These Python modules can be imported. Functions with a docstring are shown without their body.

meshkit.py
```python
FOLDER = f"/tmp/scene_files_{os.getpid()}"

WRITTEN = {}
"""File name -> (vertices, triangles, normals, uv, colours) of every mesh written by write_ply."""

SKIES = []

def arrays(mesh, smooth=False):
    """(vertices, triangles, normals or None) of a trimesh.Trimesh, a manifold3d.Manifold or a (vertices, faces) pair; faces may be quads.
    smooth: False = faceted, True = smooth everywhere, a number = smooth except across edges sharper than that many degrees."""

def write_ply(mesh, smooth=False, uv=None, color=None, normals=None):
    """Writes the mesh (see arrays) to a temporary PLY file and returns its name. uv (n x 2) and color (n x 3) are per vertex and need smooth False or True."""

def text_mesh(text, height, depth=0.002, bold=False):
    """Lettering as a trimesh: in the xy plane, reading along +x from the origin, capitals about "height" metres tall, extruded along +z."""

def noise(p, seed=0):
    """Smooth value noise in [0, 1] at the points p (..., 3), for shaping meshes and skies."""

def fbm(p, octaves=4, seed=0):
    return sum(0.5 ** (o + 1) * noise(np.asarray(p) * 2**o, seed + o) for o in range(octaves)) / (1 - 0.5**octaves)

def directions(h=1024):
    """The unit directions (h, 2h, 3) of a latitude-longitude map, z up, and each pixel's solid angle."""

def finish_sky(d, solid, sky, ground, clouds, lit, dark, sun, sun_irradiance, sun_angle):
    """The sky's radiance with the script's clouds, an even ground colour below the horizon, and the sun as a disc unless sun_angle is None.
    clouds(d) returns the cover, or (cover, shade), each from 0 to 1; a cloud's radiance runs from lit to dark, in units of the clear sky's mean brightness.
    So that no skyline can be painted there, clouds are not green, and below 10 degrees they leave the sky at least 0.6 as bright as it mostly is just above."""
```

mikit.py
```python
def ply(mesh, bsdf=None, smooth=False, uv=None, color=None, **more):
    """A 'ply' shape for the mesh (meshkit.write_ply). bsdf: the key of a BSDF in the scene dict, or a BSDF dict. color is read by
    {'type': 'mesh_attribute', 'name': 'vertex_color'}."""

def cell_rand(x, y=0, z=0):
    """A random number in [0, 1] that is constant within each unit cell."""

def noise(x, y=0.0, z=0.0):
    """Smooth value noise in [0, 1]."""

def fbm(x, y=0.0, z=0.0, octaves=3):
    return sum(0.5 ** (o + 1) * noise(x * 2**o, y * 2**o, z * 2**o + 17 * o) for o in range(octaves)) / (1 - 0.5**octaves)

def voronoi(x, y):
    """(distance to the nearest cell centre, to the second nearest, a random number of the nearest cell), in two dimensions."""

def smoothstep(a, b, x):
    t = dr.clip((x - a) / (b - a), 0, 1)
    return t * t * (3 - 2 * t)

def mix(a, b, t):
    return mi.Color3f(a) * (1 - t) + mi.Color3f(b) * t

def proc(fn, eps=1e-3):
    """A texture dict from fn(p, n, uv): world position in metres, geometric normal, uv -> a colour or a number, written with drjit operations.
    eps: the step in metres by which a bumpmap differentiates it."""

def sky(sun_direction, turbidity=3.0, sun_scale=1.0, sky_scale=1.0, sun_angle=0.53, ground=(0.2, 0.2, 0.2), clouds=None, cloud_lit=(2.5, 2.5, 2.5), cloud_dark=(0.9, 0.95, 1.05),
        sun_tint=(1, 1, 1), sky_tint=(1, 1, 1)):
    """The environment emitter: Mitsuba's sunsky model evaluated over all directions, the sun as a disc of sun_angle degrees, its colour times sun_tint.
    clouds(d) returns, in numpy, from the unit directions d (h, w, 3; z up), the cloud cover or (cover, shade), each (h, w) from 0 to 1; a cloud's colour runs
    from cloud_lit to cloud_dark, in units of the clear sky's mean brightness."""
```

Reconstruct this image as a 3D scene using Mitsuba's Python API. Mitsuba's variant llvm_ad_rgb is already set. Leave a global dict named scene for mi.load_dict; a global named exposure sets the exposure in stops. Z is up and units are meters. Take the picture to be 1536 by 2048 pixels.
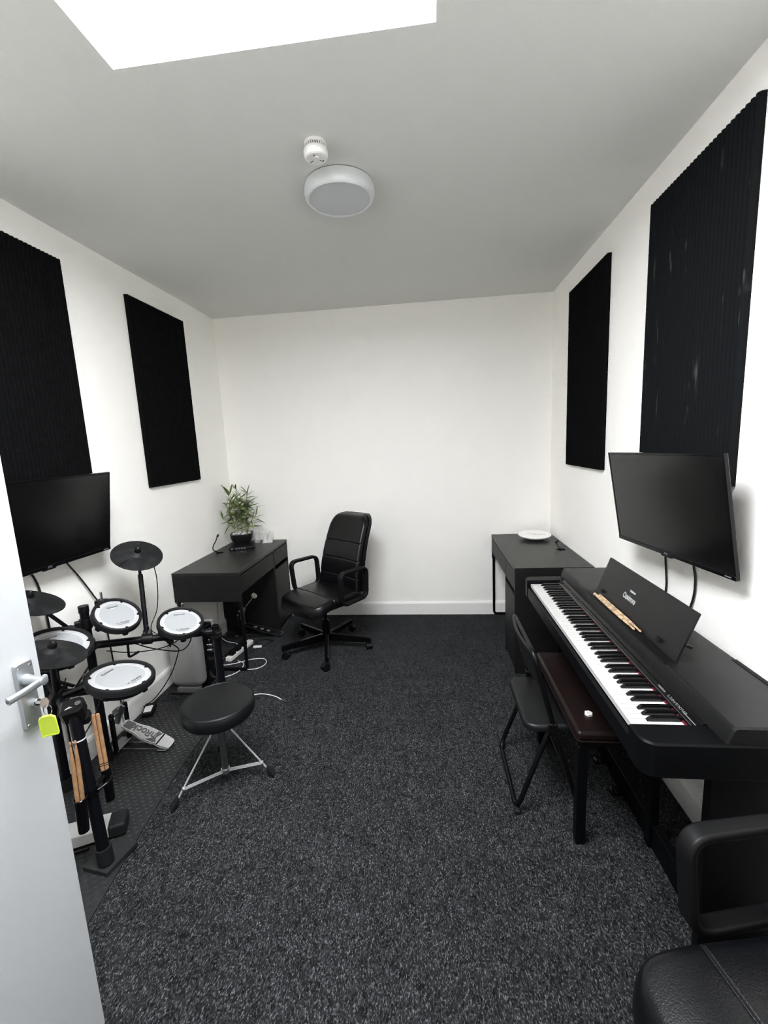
import math, random
import numpy as np, trimesh, drjit as dr, mitsuba as mi
from shapely.geometry import Polygon, Point, box as sbox
import mikit
from mikit import proc, noise, fbm, cell_rand, smoothstep, mix
import meshkit

scene, labels = {}, {}
# ---------------------------------------------------------------- camera, light, exposure
CAM_R = np.array([0.994065, 0.098455, -0.046272]); CAM_D = np.array([-0.029903, -0.161662, -0.986393]); CAM_F = np.array([-0.104596, 0.981923, -0.157758])
EYE = np.array([0.0, 0.0, 1.60505])
scene['camera'] = {'type': 'perspective', 'fov_axis': 'x', 'fov': math.degrees(2 * math.atan(768 / 864.786)), 'near_clip': 0.01, 'far_clip': 100.0,
                   'to_world': mi.ScalarTransform4f().look_at(origin=EYE.tolist(), target=(EYE + CAM_F).tolist(), up=(-CAM_D).tolist())}
exposure = 1.25
SKY = (17.0, 17.3, 18.0)          # daylight in the roof light

XL, XR, YB, YF, H = -1.8544, 1.0562, 3.8804, -0.03, 2.7566
SX0, SX1, SY0, SY1 = -0.911, 0.059, 0.34, 1.42       # roof light opening

# ---------------------------------------------------------------- materials
def prin(c, rough=0.5, spec=0.5, metal=0.0, two=True, **k):
    d = {'type': 'principled', 'base_color': c if isinstance(c, dict) else {'type': 'rgb', 'value': list(c)}, 'roughness': rough, 'metallic': metal, **k}
    if not metal: d['specular'] = spec
    return {'type': 'twosided', 'bsdf': d} if two else d
def bump(tex, scale, inner):
    return {'type': 'twosided', 'bsdf': {'type': 'bumpmap', 'nested': {**tex}, 'scale': scale, 'bsdf': inner}}
def mat(name, d): scene[name] = {**d}; return name

def wall_bump(p, n, uv): return fbm(p.x * 90 + p.y * 7, p.y * 90, p.z * 90, 2)
def carpet_col(p, n, uv):
    a = noise(p.x * 330, p.y * 190, 3.0); b = noise(p.x * 620 + 9, p.y * 420, 7.0); c = fbm(p.x * 9, p.y * 9, 1.0, 2); e = noise(p.x * 75, p.y * 60, 4.0)
    t = a * 0.62 + b * 0.38
    v = 0.0095 + 0.022 * smoothstep(0.30, 0.70, t) + 0.085 * smoothstep(0.64, 0.88, t) + 0.010 * (e - 0.5)
    v = v * (0.85 + 0.3 * c)
    return mi.Color3f(v * 0.95, v * 1.0, v * 1.06)
def carpet_bump(p, n, uv): return noise(p.x * 260, p.y * 200, 5.0) + 0.6 * noise(p.x * 520, p.y * 430, 2.0)
def leather_bump(p, n, uv): return noise(p.x * 420, p.y * 420, p.z * 420) + 0.5 * noise(p.x * 800, p.y * 800, p.z * 800)
def foam_dust(p, n, uv):
    s = noise(p.y * 42, p.z * 5.0, 2.0) * noise(p.y * 160, p.z * 22, 5.0) * (0.35 + noise(p.y * 6, p.z * 4, 8.0))
    t = smoothstep(0.48, 1.0, s)
    return mix((0.0058, 0.0066, 0.0074), (0.040, 0.043, 0.043), t)
def foam_col(p, n, uv):
    v = 0.0022 + 0.002 * fbm(p.y * 60, p.z * 60, p.x * 60, 2)
    return mi.Color3f(v, v * 1.03, v * 1.12)
def stick_col(p, n, uv):
    g = fbm(p.x * 160, p.y * 90, p.z * 60, 3); w = smoothstep(0.45, 0.7, fbm(p.x * 45, p.y * 45, p.z * 45, 2))
    return mix((0.40, 0.235, 0.125), (0.23, 0.12, 0.055), g * 0.7 + 0.3 * w)
def oldstick_col(p, n, uv):
    g = fbm(p.x * 160, p.y * 60, p.z * 160, 3); w = smoothstep(0.5, 0.62, fbm(p.x * 70, p.y * 70, p.z * 70, 2))
    return mix(mix((0.50, 0.37, 0.24), (0.36, 0.25, 0.15), g), (0.13, 0.085, 0.055), w * 0.6)
def desk_col(p, n, uv):
    g = fbm(p.x * 22, p.y * 240, p.z * 22, 3)
    return mix((0.0055, 0.0056, 0.0055), (0.0095, 0.0095, 0.0092), g)
def mat_col(p, n, uv):
    g = fbm(p.x * 26, p.y * 26, 1.0, 4); d = smoothstep(0.62, 0.8, fbm(p.x * 7, p.y * 7, 5.0, 3))
    return mix((0.0125, 0.0132, 0.0138), (0.0215, 0.0222, 0.0226), g * 0.7 + d * 0.5)
def rubber_cym(p, n, uv):
    g = fbm(p.x * 22, p.y * 22, p.z * 22, 4)
    return mix((0.0055, 0.0059, 0.0063), (0.0135, 0.014, 0.0145), smoothstep(0.4, 0.75, g))
def leaf_col(p, n, uv):
    g = noise(p.x * 34, p.y * 34, p.z * 34)
    return mix((0.030, 0.060, 0.016), (0.17, 0.22, 0.060), smoothstep(0.35, 0.8, g))
def pebble_col(p, n, uv):
    return mix((0.78, 0.77, 0.74), (0.5, 0.49, 0.47), noise(p.x * 60, p.y * 60, p.z * 60))
def alu_col(p, n, uv):
    g = noise(p.y * 30, p.z * 900, 2.0)
    return mix((0.50, 0.52, 0.53), (0.66, 0.68, 0.69), g)

mat('m_wall', bump(proc(wall_bump, 2e-3), 0.0006, prin((0.885, 0.872, 0.832), 0.7, 0.2, two=False)))
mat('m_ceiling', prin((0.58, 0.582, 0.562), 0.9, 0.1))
mat('m_trim', prin((0.80, 0.795, 0.77), 0.4, 0.4))
mat('m_carpet', bump(proc(carpet_bump, 6e-4), 0.004, prin(proc(carpet_col), 0.95, 0.05, two=False)))
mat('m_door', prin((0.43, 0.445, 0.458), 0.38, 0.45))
mat('m_shaft', prin((0.88, 0.88, 0.90), 0.7, 0.2))
mat('m_white_plastic', prin((0.66, 0.65, 0.63), 0.35, 0.45))
mat('m_lamp_white', prin((0.55, 0.562, 0.57), 0.3, 0.45))
mat('m_lamp_diffuser', prin((0.44, 0.455, 0.47), 0.32, 0.4))
mat('m_slot', prin((0.12, 0.12, 0.12), 0.7, 0.2))
mat('m_foam', prin(proc(foam_col), 0.95, 0.05))
mat('m_foam_dusty', prin(proc(foam_dust), 0.95, 0.05))
mat('m_desk', prin(proc(desk_col), 0.40, 0.36))
mat('m_desk_front', prin(proc(desk_col), 0.50, 0.18))
mat('m_clock', prin((0.76, 0.755, 0.73), 0.35, 0.4))
mat('m_board', prin((0.38, 0.38, 0.372), 0.42, 0.4))
mat('m_desk_dark', prin((0.004, 0.004, 0.004), 0.55, 0.2))
mat('m_black_metal', prin((0.0022, 0.0022, 0.0026), 0.36, 0.22))
mat('m_rack', prin((0.0022, 0.0025, 0.004), 0.42, 0.18))
mat('m_black_plastic', prin((0.0035, 0.0036, 0.004), 0.45, 0.18))
mat('m_dark_plastic', prin((0.012, 0.012, 0.013), 0.55, 0.3))
mat('m_rubber', prin((0.007, 0.0075, 0.008), 0.6, 0.22))
mat('m_gloss_black', prin((0.002, 0.002, 0.0025), 0.16, 0.25))
mat('m_screen', prin((0.002, 0.002, 0.0022), 0.16, 0.45))
mat('m_leather', bump(proc(leather_bump, 8e-4), 0.00025, prin((0.0014, 0.0016, 0.0023), 0.33, 0.36, two=False)))
mat('m_vinyl', prin((0.0048, 0.0053, 0.0058), 0.40, 0.26))
mat('m_brown_vinyl', prin((0.0075, 0.0040, 0.0038), 0.36, 0.26))
mat('m_chrome', prin((0.80, 0.81, 0.82), 0.2, metal=1.0))
mat('m_zinc', prin((0.80, 0.81, 0.82), 0.30, 0.5, 0.55))
mat('m_piano_top', prin((0.0045, 0.0047, 0.0050), 0.40, 0.34))
mat('m_dull_chrome', prin((0.26, 0.27, 0.28), 0.34, metal=1.0))
mat('m_alu', prin(proc(alu_col), 0.34, metal=1.0))
mat('m_door_metal', prin((0.44, 0.462, 0.48), 0.36, 0.5, 0.8))
mat('m_brass', prin((0.62, 0.50, 0.42), 0.3, metal=1.0))
mat('m_lime', prin((0.62, 0.78, 0.07), 0.4, 0.5))
mat('m_piano', prin((0.0020, 0.0022, 0.0027), 0.42, 0.10))
mat('m_piano_gloss', prin((0.002, 0.002, 0.0024), 0.2, 0.3))
mat('m_white_key', prin((0.425, 0.425, 0.408), 0.3, 0.3))
mat('m_key_side', prin((0.60, 0.60, 0.57), 0.4, 0.4))
mat('m_black_key', prin((0.002, 0.002, 0.0022), 0.22, 0.4))
mat('m_felt', prin((0.085, 0.010, 0.016), 0.95, 0.05))
mat('m_print', prin((0.55, 0.56, 0.56), 0.5, 0.4))
mat('m_print_white', prin((0.75, 0.75, 0.75), 0.5, 0.4))
mat('m_print_dark', prin((0.08, 0.08, 0.085), 0.6, 0.3))
mat('m_head_white', prin((0.43, 0.433, 0.435), 0.42, 0.35))
mat('m_head_mesh', prin((0.32, 0.332, 0.34), 0.6, 0.3))
mat('m_cymbal', prin(proc(rubber_cym), 0.55, 0.22))
mat('m_mat', prin(proc(mat_col), 0.55, 0.25))
mat('m_tread', prin((0.015, 0.0155, 0.016), 0.45, 0.38))
mat('m_print_dim', prin((0.16, 0.16, 0.165), 0.5, 0.3))
mat('m_stick', prin(proc(stick_col), 0.55, 0.3))
mat('m_stick_old', prin(proc(oldstick_col), 0.6, 0.3))
mat('m_leaf', prin(proc(leaf_col), 0.5, 0.35))
mat('m_stem', prin((0.22, 0.25, 0.10), 0.6, 0.3))
mat('m_pot', prin((0.007, 0.007, 0.008), 0.42, 0.3))
mat('m_pebble', prin(proc(pebble_col), 0.7, 0.2))
mat('m_silver', prin((0.30, 0.30, 0.295), 0.40, 0.5, 0.5))
mat('m_cable', prin((0.004, 0.004, 0.0045), 0.5, 0.3))
mat('m_white_cable', prin((0.60, 0.61, 0.62), 0.5, 0.4))
mat('m_beater', prin((0.62, 0.58, 0.50), 0.8, 0.1))
mat('m_clear', {'type': 'blendbsdf', 'weight': 0.14, 'a': {'type': 'thindielectric', 'int_ior': 1.5}, 'b': {'type': 'twosided', 'bsdf': {'type': 'diffuse', 'reflectance': {'type': 'rgb', 'value': [0.8, 0.8, 0.8]}}}})
mat('m_leaf_print', prin((0.30, 0.30, 0.28), 0.6, 0.3))
mat('m_corridor', prin((0.42, 0.42, 0.41), 0.8, 0.2))

# ---------------------------------------------------------------- registry
def add(key, mesh, m, smooth=30):
    k = key; i = 0
    while k in scene: i += 1; k = '%s_%03d' % (key, i)
    scene[k] = mikit.ply(mesh, m, smooth) if not isinstance(mesh, dict) else {**mesh}
    return k
def part(parent, name, mesh, m, smooth=30, label=None, kind=None):
    k = add(parent + '__' + name, mesh, m, smooth)
    if label or kind:
        labels[k] = {}
        if label: labels[k]['label'] = label
        if kind: labels[k]['kind'] = kind
    return k
USED = set()
def thing(name, label, cat, group=None):
    k = name; i = 0
    while k in USED: i += 1; k = '%s_%03d' % (name, i)
    USED.add(k); labels[k] = {'label': label, 'category': cat}
    if group: labels[k]['group'] = group
    return k
def single(name, label, cat, mesh, m, smooth=30, group=None):
    k = thing(name, label, cat, group); scene[k] = mikit.ply(mesh, m, smooth); return k
def struct(name, mesh, m, smooth=False, label=None):
    if mesh is not None: scene[name] = mikit.ply(mesh, m, smooth)
    labels[name] = {'kind': 'structure', 'label': label or name.replace('_', ' '), 'category': name.split('_')[0] if name.split('_')[0] in ('wall', 'door', 'window', 'floor', 'ceiling') else 'skirting board'}
    return name

# ---------------------------------------------------------------- mesh tools
def cat(*ms): return trimesh.util.concatenate([m for m in ms if m is not None])
def hull(pts): return trimesh.PointCloud(np.asarray(pts, float)).convex_hull
def bx(x0, x1, y0, y1, z0, z1, b=0.0, seg=1):
    lo = np.array([x0, y0, z0]); hi = np.array([x1, y1, z1])
    if b <= 0: m = trimesh.creation.box(extents=hi - lo); m.apply_translation((lo + hi) / 2); return m
    b = min(b, *(0.49 * (hi - lo)))
    P = []
    if seg == 1:
        for i in (0, 1):
            for j in (0, 1):
                for k in (0, 1):
                    c = np.array([[lo, hi][i][0], [lo, hi][j][1], [lo, hi][k][2]]); s = np.array([1 - 2 * i, 1 - 2 * j, 1 - 2 * k]) * b
                    P += [c + s * [1, 1, 0], c + s * [1, 0, 1], c + s * [0, 1, 1]]
    else:
        S = trimesh.creation.icosphere(subdivisions=seg, radius=b).vertices
        for i in (0, 1):
            for j in (0, 1):
                for k in (0, 1):
                    c = np.array([[lo[0] + b, hi[0] - b][i], [lo[1] + b, hi[1] - b][j], [lo[2] + b, hi[2] - b][k]]); P += list(S + c)
    return hull(P)
def xf(m, M): m = m.copy(); m.apply_transform(M); return m
def mv(m, x=0, y=0, z=0): m = m.copy(); m.apply_translation([x, y, z]); return m
def rotm(deg, ax=(0, 0, 1), pt=(0, 0, 0)): return trimesh.transformations.rotation_matrix(math.radians(deg), ax, pt)
def trs(x, y, z, rz=0): M = rotm(rz); M[:3, 3] = [x, y, z]; return M
def frame(o, zdir, xdir):
    z = np.asarray(zdir, float); z = z / np.linalg.norm(z); x = np.asarray(xdir, float); x = x - z * (x @ z); x /= np.linalg.norm(x)
    M = np.eye(4); M[:3, 0] = x; M[:3, 1] = np.cross(z, x); M[:3, 2] = z; M[:3, 3] = o; return M
def smooth_path(pts, n=8, closed=False):
    P = np.asarray(pts, float)
    if len(P) < 3: return P
    if closed: Q = np.vstack([P[-1], P, P[0], P[1]])
    else: Q = np.vstack([2 * P[0] - P[1], P, 2 * P[-1] - P[-2]])
    out = []
    for i in range(1, len(Q) - 2):
        for t in np.linspace(0, 1, n, endpoint=False):
            a, b, c, d = Q[i - 1:i + 3]
            out.append(0.5 * (2 * b + (c - a) * t + (2 * a - 5 * b + 4 * c - d) * t * t + (3 * b - a - 3 * c + d) * t ** 3))
    if not closed: out.append(P[-1])
    return np.array(out)
def fillet(pts, r, n=6, closed=False):
    P = np.asarray(pts, float); N = len(P); out = []
    for i in range(N):
        if not closed and i in (0, N - 1): out.append(P[i]); continue
        a, b, c = P[i - 1], P[i], P[(i + 1) % N]
        la, lc = np.linalg.norm(a - b), np.linalg.norm(c - b); rr = min(r, la * 0.49, lc * 0.49)
        p, q = b + (a - b) / la * rr, b + (c - b) / lc * rr
        for t in np.linspace(0, 1, n): out.append((1 - t) ** 2 * p + 2 * t * (1 - t) * b + t * t * q)
    return np.array(out)
def sweep(path, prof, up=None, closed=False):
    """prof: (k,2) closed profile swept along path; with 'up' the profile's second axis follows up (flat strips)."""
    P = np.asarray(path, float); n = len(P); k = len(prof); V = []
    if closed: T = np.roll(P, -1, 0) - np.roll(P, 1, 0)
    else: T = np.gradient(P, axis=0)
    T = T / np.maximum(np.linalg.norm(T, axis=1, keepdims=True), 1e-12)
    ref = None
    for i in range(n):
        t = T[i]
        if up is not None: a = np.cross(t, up); a = a / np.linalg.norm(a)
        else:
            if ref is None: ref = np.cross(t, [0, 0, 1.0]); ref = ref if np.linalg.norm(ref) > 0.05 else np.cross(t, [0, 1.0, 0])
            a = ref - t * (ref @ t); a /= np.linalg.norm(a); ref = a
        b = np.cross(a, t) * -1 if up is None else np.asarray(up, float) - t * (np.asarray(up, float) @ t)
        b = b / np.linalg.norm(b)
        V += [P[i] + a * u + b * v for u, v in prof]
    F = []
    for i in range(n if closed else n - 1):
        j = (i + 1) % n
        for s in range(k):
            q = (s + 1) % k; F += [[i * k + s, i * k + q, j * k + q], [i * k + s, j * k + q, j * k + s]]
    if not closed:
        for base, flip in ((0, 1), ((n - 1) * k, 0)):
            c = len(V); V.append(np.mean(V[base:base + k], axis=0))
            for s in range(k):
                q = (s + 1) % k; F.append([c, base + q, base + s] if not flip else [c, base + s, base + q])
    m = trimesh.Trimesh(np.array(V), np.array(F), process=False); m.fix_normals(); return m
def circ(r, n=10): t = np.linspace(0, 2 * math.pi, n, endpoint=False); return np.c_[np.cos(t) * r, np.sin(t) * r]
def rrect(w, h, r, n=3):
    out = []
    for cx, cy, a in ((w / 2 - r, h / 2 - r, 0), (-w / 2 + r, h / 2 - r, 90), (-w / 2 + r, -h / 2 + r, 180), (w / 2 - r, -h / 2 + r, 270)):
        for t in np.radians(np.linspace(a, a + 90, n + 1)): out.append((cx + r * math.cos(t), cy + r * math.sin(t)))
    return np.array(out)
def tube(pts, r, n=10, closed=False): return sweep(pts, circ(r, n), closed=closed)
def cable(pts, r=0.003, n=7, k=8): return sweep(smooth_path(pts, k), circ(r, n))
def cyl(a, b, r, n=20, r2=None):
    a, b = np.asarray(a, float), np.asarray(b, float); h = np.linalg.norm(b - a)
    m = lathe([(0, 0), (r, 0), (r if r2 is None else r2, h), (0, h)], n); z = (b - a) / h
    return xf(m, frame(a, z, [1, 0, 0] if abs(z[0]) < 0.9 else [0, 1, 0]))
def lathe(prof, n=32):
    """Closed or axis-touching profile (r, z), turned about z."""
    prof = np.asarray(prof, float); k = len(prof); t = np.linspace(0, 2 * math.pi, n, endpoint=False)
    V = np.array([[r * math.cos(a), r * math.sin(a), z] for a in t for r, z in prof]); F = []
    for i in range(n):
        j = (i + 1) % n
        for s in range(k - 1): F += [[i * k + s, j * k + s, j * k + s + 1], [i * k + s, j * k + s + 1, i * k + s + 1]]
    m = trimesh.Trimesh(V, np.array(F), process=False); m.merge_vertices(); m.update_faces(m.nondegenerate_faces()); m.fix_normals(); return m
def prism(poly, h, z=0.0):
    if not isinstance(poly, Polygon): poly = Polygon(poly)
    return mv(trimesh.creation.extrude_polygon(poly, h, engine='earcut'), 0, 0, z)
def lettering(text, height, M, depth=0.0008, bold=False, sx=1.0, center=True, mirror=False):
    t = meshkit.text_mesh(text, height, depth, bold)
    if center: t.apply_translation([-(t.bounds[0][0] + t.bounds[1][0]) / 2, -(t.bounds[0][1] + t.bounds[1][1]) / 2, 0])
    t.apply_scale([sx, 1, 1]); return xf(t, M)
def pad_surface(hw, L, T, N=34, K=60, edge=0.02, edge_s=None, post=None, back=0.0, s_extra=()):
    """Upholstered slab: x across, s along, thickness function. hw(s) half width; returns mesh in (x, s, z), z = thickness."""
    edge_s = edge_s or edge
    u = np.sin(np.linspace(-1, 1, N) * math.pi / 2); s = L * (0.5 - 0.5 * np.cos(np.linspace(0, 1, K) * math.pi))
    s = np.unique(np.concatenate([s, np.asarray(s_extra, float)])) if len(s_extra) else s; K = len(s)
    w = np.array([max(hw(a), 1e-4) for a in s]); X = u[None, :] * w[:, None]; S = np.repeat(s[:, None], N, 1)
    def prof(d, e): q = np.clip(d / e, 0, 1); return np.sqrt(np.clip(1 - (1 - q) ** 2, 0, 1))
    ex = prof(w[:, None] - np.abs(X), edge); es = prof(np.minimum(S, L - S), edge_s); Z = T(X, S) * np.minimum(ex, 1) * np.minimum(es, 1)
    top = np.stack([X, S, Z], -1).reshape(-1, 3); bot = np.stack([X, S, np.full_like(Z, -back)], -1).reshape(-1, 3)
    V = np.vstack([top, bot]); F = []; o = N * K
    for i in range(K - 1):
        for j in range(N - 1):
            a = i * N + j; F += [[a, a + 1, a + N + 1], [a, a + N + 1, a + N]]; F += [[o + a, o + a + N + 1, o + a + 1], [o + a, o + a + N, o + a + N + 1]]
    for j in range(N - 1):
        for r_, fl in ((0, 0), ((K - 1) * N, 1)):
            a, b = r_ + j, r_ + j + 1; q = [[a, o + a, o + b], [a, o + b, b]]; F += q if not fl else [t[::-1] for t in q]
    for i in range(K - 1):
        for c, fl in ((0, 1), (N - 1, 0)):
            a, b = i * N + c, (i + 1) * N + c; q = [[a, o + a, o + b], [a, o + b, b]]; F += q if not fl else [t[::-1] for t in q]
    if post is not None: V = post(V)
    return trimesh.Trimesh(V, np.array(F), process=False)

# ---------------------------------------------------------------- the setting
struct('floor', bx(XL - .3, XR + .3, -1.6, YB + .1, -.05, 0), 'm_carpet', label='dark charcoal flecked carpet covering the whole floor')
struct('wall_left', bx(XL - .1, XL, -1.5, YB, 0, H + .1), 'm_wall', label='white left wall with two black acoustic panels and a screen')
struct('wall_right', bx(XR, XR + .1, -1.5, YB, 0, H + .1), 'm_wall', label='white right wall above the piano')
struct('wall_back', bx(XL - .1, XR + .1, YB, YB + .1, 0, H + .1), 'm_wall', label='plain white end wall behind the swivel chair')
dx0, dx1 = -1.085, -0.135
struct('wall_front', cat(bx(XL, dx0, YF - .12, YF, 0, H), bx(dx1, XR, YF - .12, YF, 0, H), bx(dx0, dx1, YF - .12, YF, 2.06, H)), 'm_wall', label='wall with the doorway behind the camera')
struct('wall_corridor', cat(bx(XL, XR, -1.5, -1.4, 0, H), bx(XL - .0, XL + .05, -1.4, YF - .12, 0, H), bx(XR - .05, XR, -1.4, YF - .12, 0, H)), 'm_corridor', label='corridor wall beyond the doorway')
hole = Polygon([(XL - .1, -1.5), (XR + .1, -1.5), (XR + .1, YB + .1), (XL - .1, YB + .1)], [[(SX0, SY0), (SX1, SY0), (SX1, SY1), (SX0, SY1)]])
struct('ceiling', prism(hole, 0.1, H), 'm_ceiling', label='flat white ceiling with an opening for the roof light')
w = struct('window_1', None, None, label='bright rectangular roof light glowing with daylight in the ceiling'); labels[w]['category'] = 'skylight'
for nm, a in (('reveal', (SX0 - .02, SX0, SY0 - .02, SY1 + .02)), ('reveal', (SX1, SX1 + .02, SY0 - .02, SY1 + .02)), ('reveal', (SX0, SX1, SY0 - .02, SY0)), ('reveal', (SX0, SX1, SY1, SY1 + .02))):
    part(w, nm, bx(*a, H + .1, H + .12), 'm_shaft', False)
pane = trimesh.Trimesh([[SX0, SY0, H + .06], [SX1, SY0, H + .06], [SX1, SY1, H + .06], [SX0, SY1, H + .06]], [[0, 2, 1], [0, 3, 2]], process=False)
scene[w + '__pane'] = mikit.ply(pane, 'm_white_plastic', False, emitter={'type': 'area', 'radiance': {'type': 'rgb', 'value': list(SKY)}})
part(w, 'roof_cover', bx(SX0 - .02, SX1 + .02, SY0 - .02, SY1 + .02, H + .12, H + .14), 'm_shaft', False)
def skirt(L):  # profile: thickness (x), height (y)
    return sweep(L, np.array([(0, 0), (0.016, 0), (0.016, 0.105), (0.011, 0.118), (0.004, 0.123), (0, 0.123)]), up=[0, 0, 1.0])
def skirting(name, a, b, label):
    a, b = np.array(a, float), np.array(b, float); t = (b - a) / np.linalg.norm(b - a); n = np.cross([0, 0, 1.0], t)
    P = [(0, 0), (0.016, 0), (0.016, 0.105), (0.011, 0.118), (0.004, 0.123), (0, 0.123)]
    V = [p + n * u + np.array([0, 0, v]) for p in (a, b) for u, v in P]; k = len(P)
    struct(name, hull(V), 'm_trim', 20, label)
skirting('baseboard_left', (XL, YB, 0), (XL, .2, 0), 'white skirting board along the left wall')
skirting('baseboard_back', (XR, YB, 0), (XL, YB, 0), 'white skirting board along the end wall')
skirting('baseboard_right', (XR, YF, 0), (XR, YB, 0), 'white skirting board along the right wall')

# door leaf with lever handle, standing open at the left
DD = np.array([.10, .995, 0]); DD /= np.linalg.norm(DD); DN = np.array([DD[1], -DD[0], 0])
DM = np.eye(4); DM[:3, 0] = DD; DM[:3, 1] = [0, 0, 1]; DM[:3, 2] = DN; DM[:3, 3] = [-.965, .9, 0]     # local: d along leaf (0 at free edge), height, out of the face
d = struct('door_1', None, None, label='white painted door standing open at the left edge')
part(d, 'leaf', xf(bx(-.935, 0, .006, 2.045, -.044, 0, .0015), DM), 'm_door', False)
pl = rrect(.041, .166, .006)
plate = hull([(x, y, z) for s, z in ((1, 0), (1, .007), (.93, .0105)) for x, y in np.c_[pl[:, 0] * s, pl[:, 1] * (1 - (1 - s) * .3)]])
bp = part(d, 'backplate', xf(mv(plate, -.0425, 1.053, 0), DM), 'm_door_metal', 30, 'satin aluminium handle backplate')
for sx in (-.013, .013):
    for sz in (-.071, .071):
        s = cat(lathe([(0, 0), (.0032, 0), (.0032, .0012), (.0018, .0022), (0, .0022)], 12))
        part(bp, 'screw', xf(mv(s, -.0425 + sx, 1.053 + sz, .0095), DM), 'm_chrome', 30)
lev = cat(xf(lathe([(0, 0), (.0135, 0), (.0125, .01), (.0105, .02), (.0105, .045), (.009, .056), (0, .058)], 20), trs(-.044, 1.093, .009)),
          sweep(smooth_path([(-.030, 1.0935, .050), (-.05, 1.0935, .0575), (-.085, 1.0915, .060), (-.122, 1.088, .056)], 6), rrect(.017, .012, .0055)))
part(d, 'lever_handle', xf(lev, DM), 'm_door_metal', 35, 'satin aluminium lever handle')
part(d, 'lever_end_hole', xf(cyl((-.1215, 1.088, .0561), (-.1232, 1.0879, .0559), .0042, 14), DM), 'm_slot', 30)
part(d, 'lock_cylinder', xf(lathe([(0, 0), (.0095, 0), (.0095, .012), (.008, .014), (0, .014)], 18), DM @ trs(-.036, 1.030, .009)), 'm_chrome', 30)
k = thing('door_key', 'key in the door lock with a ring and a lime green tag', 'key')
key_pl = prism(Point(0, 0).buffer(.0125, 16).difference(Point(.004, -.006).buffer(.0028)), .0022, -.0011)
KM = frame((0, 0, 0), [1, 0, 0], [0, 0, 1])
def on_door(M4): return DM @ M4
kb = np.eye(4); kb[:3, 0] = [0, 0, 1]; kb[:3, 1] = [.25, 1, 0] / np.linalg.norm([.25, 1, 0]); kb[:3, 2] = np.cross(kb[:3, 0], kb[:3, 1]); kb[:3, 3] = [-.037, 1.031, .044]
part(k, 'bow', xf(key_pl, on_door(kb)), 'm_brass', 30, 'pinkish round key head')
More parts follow.
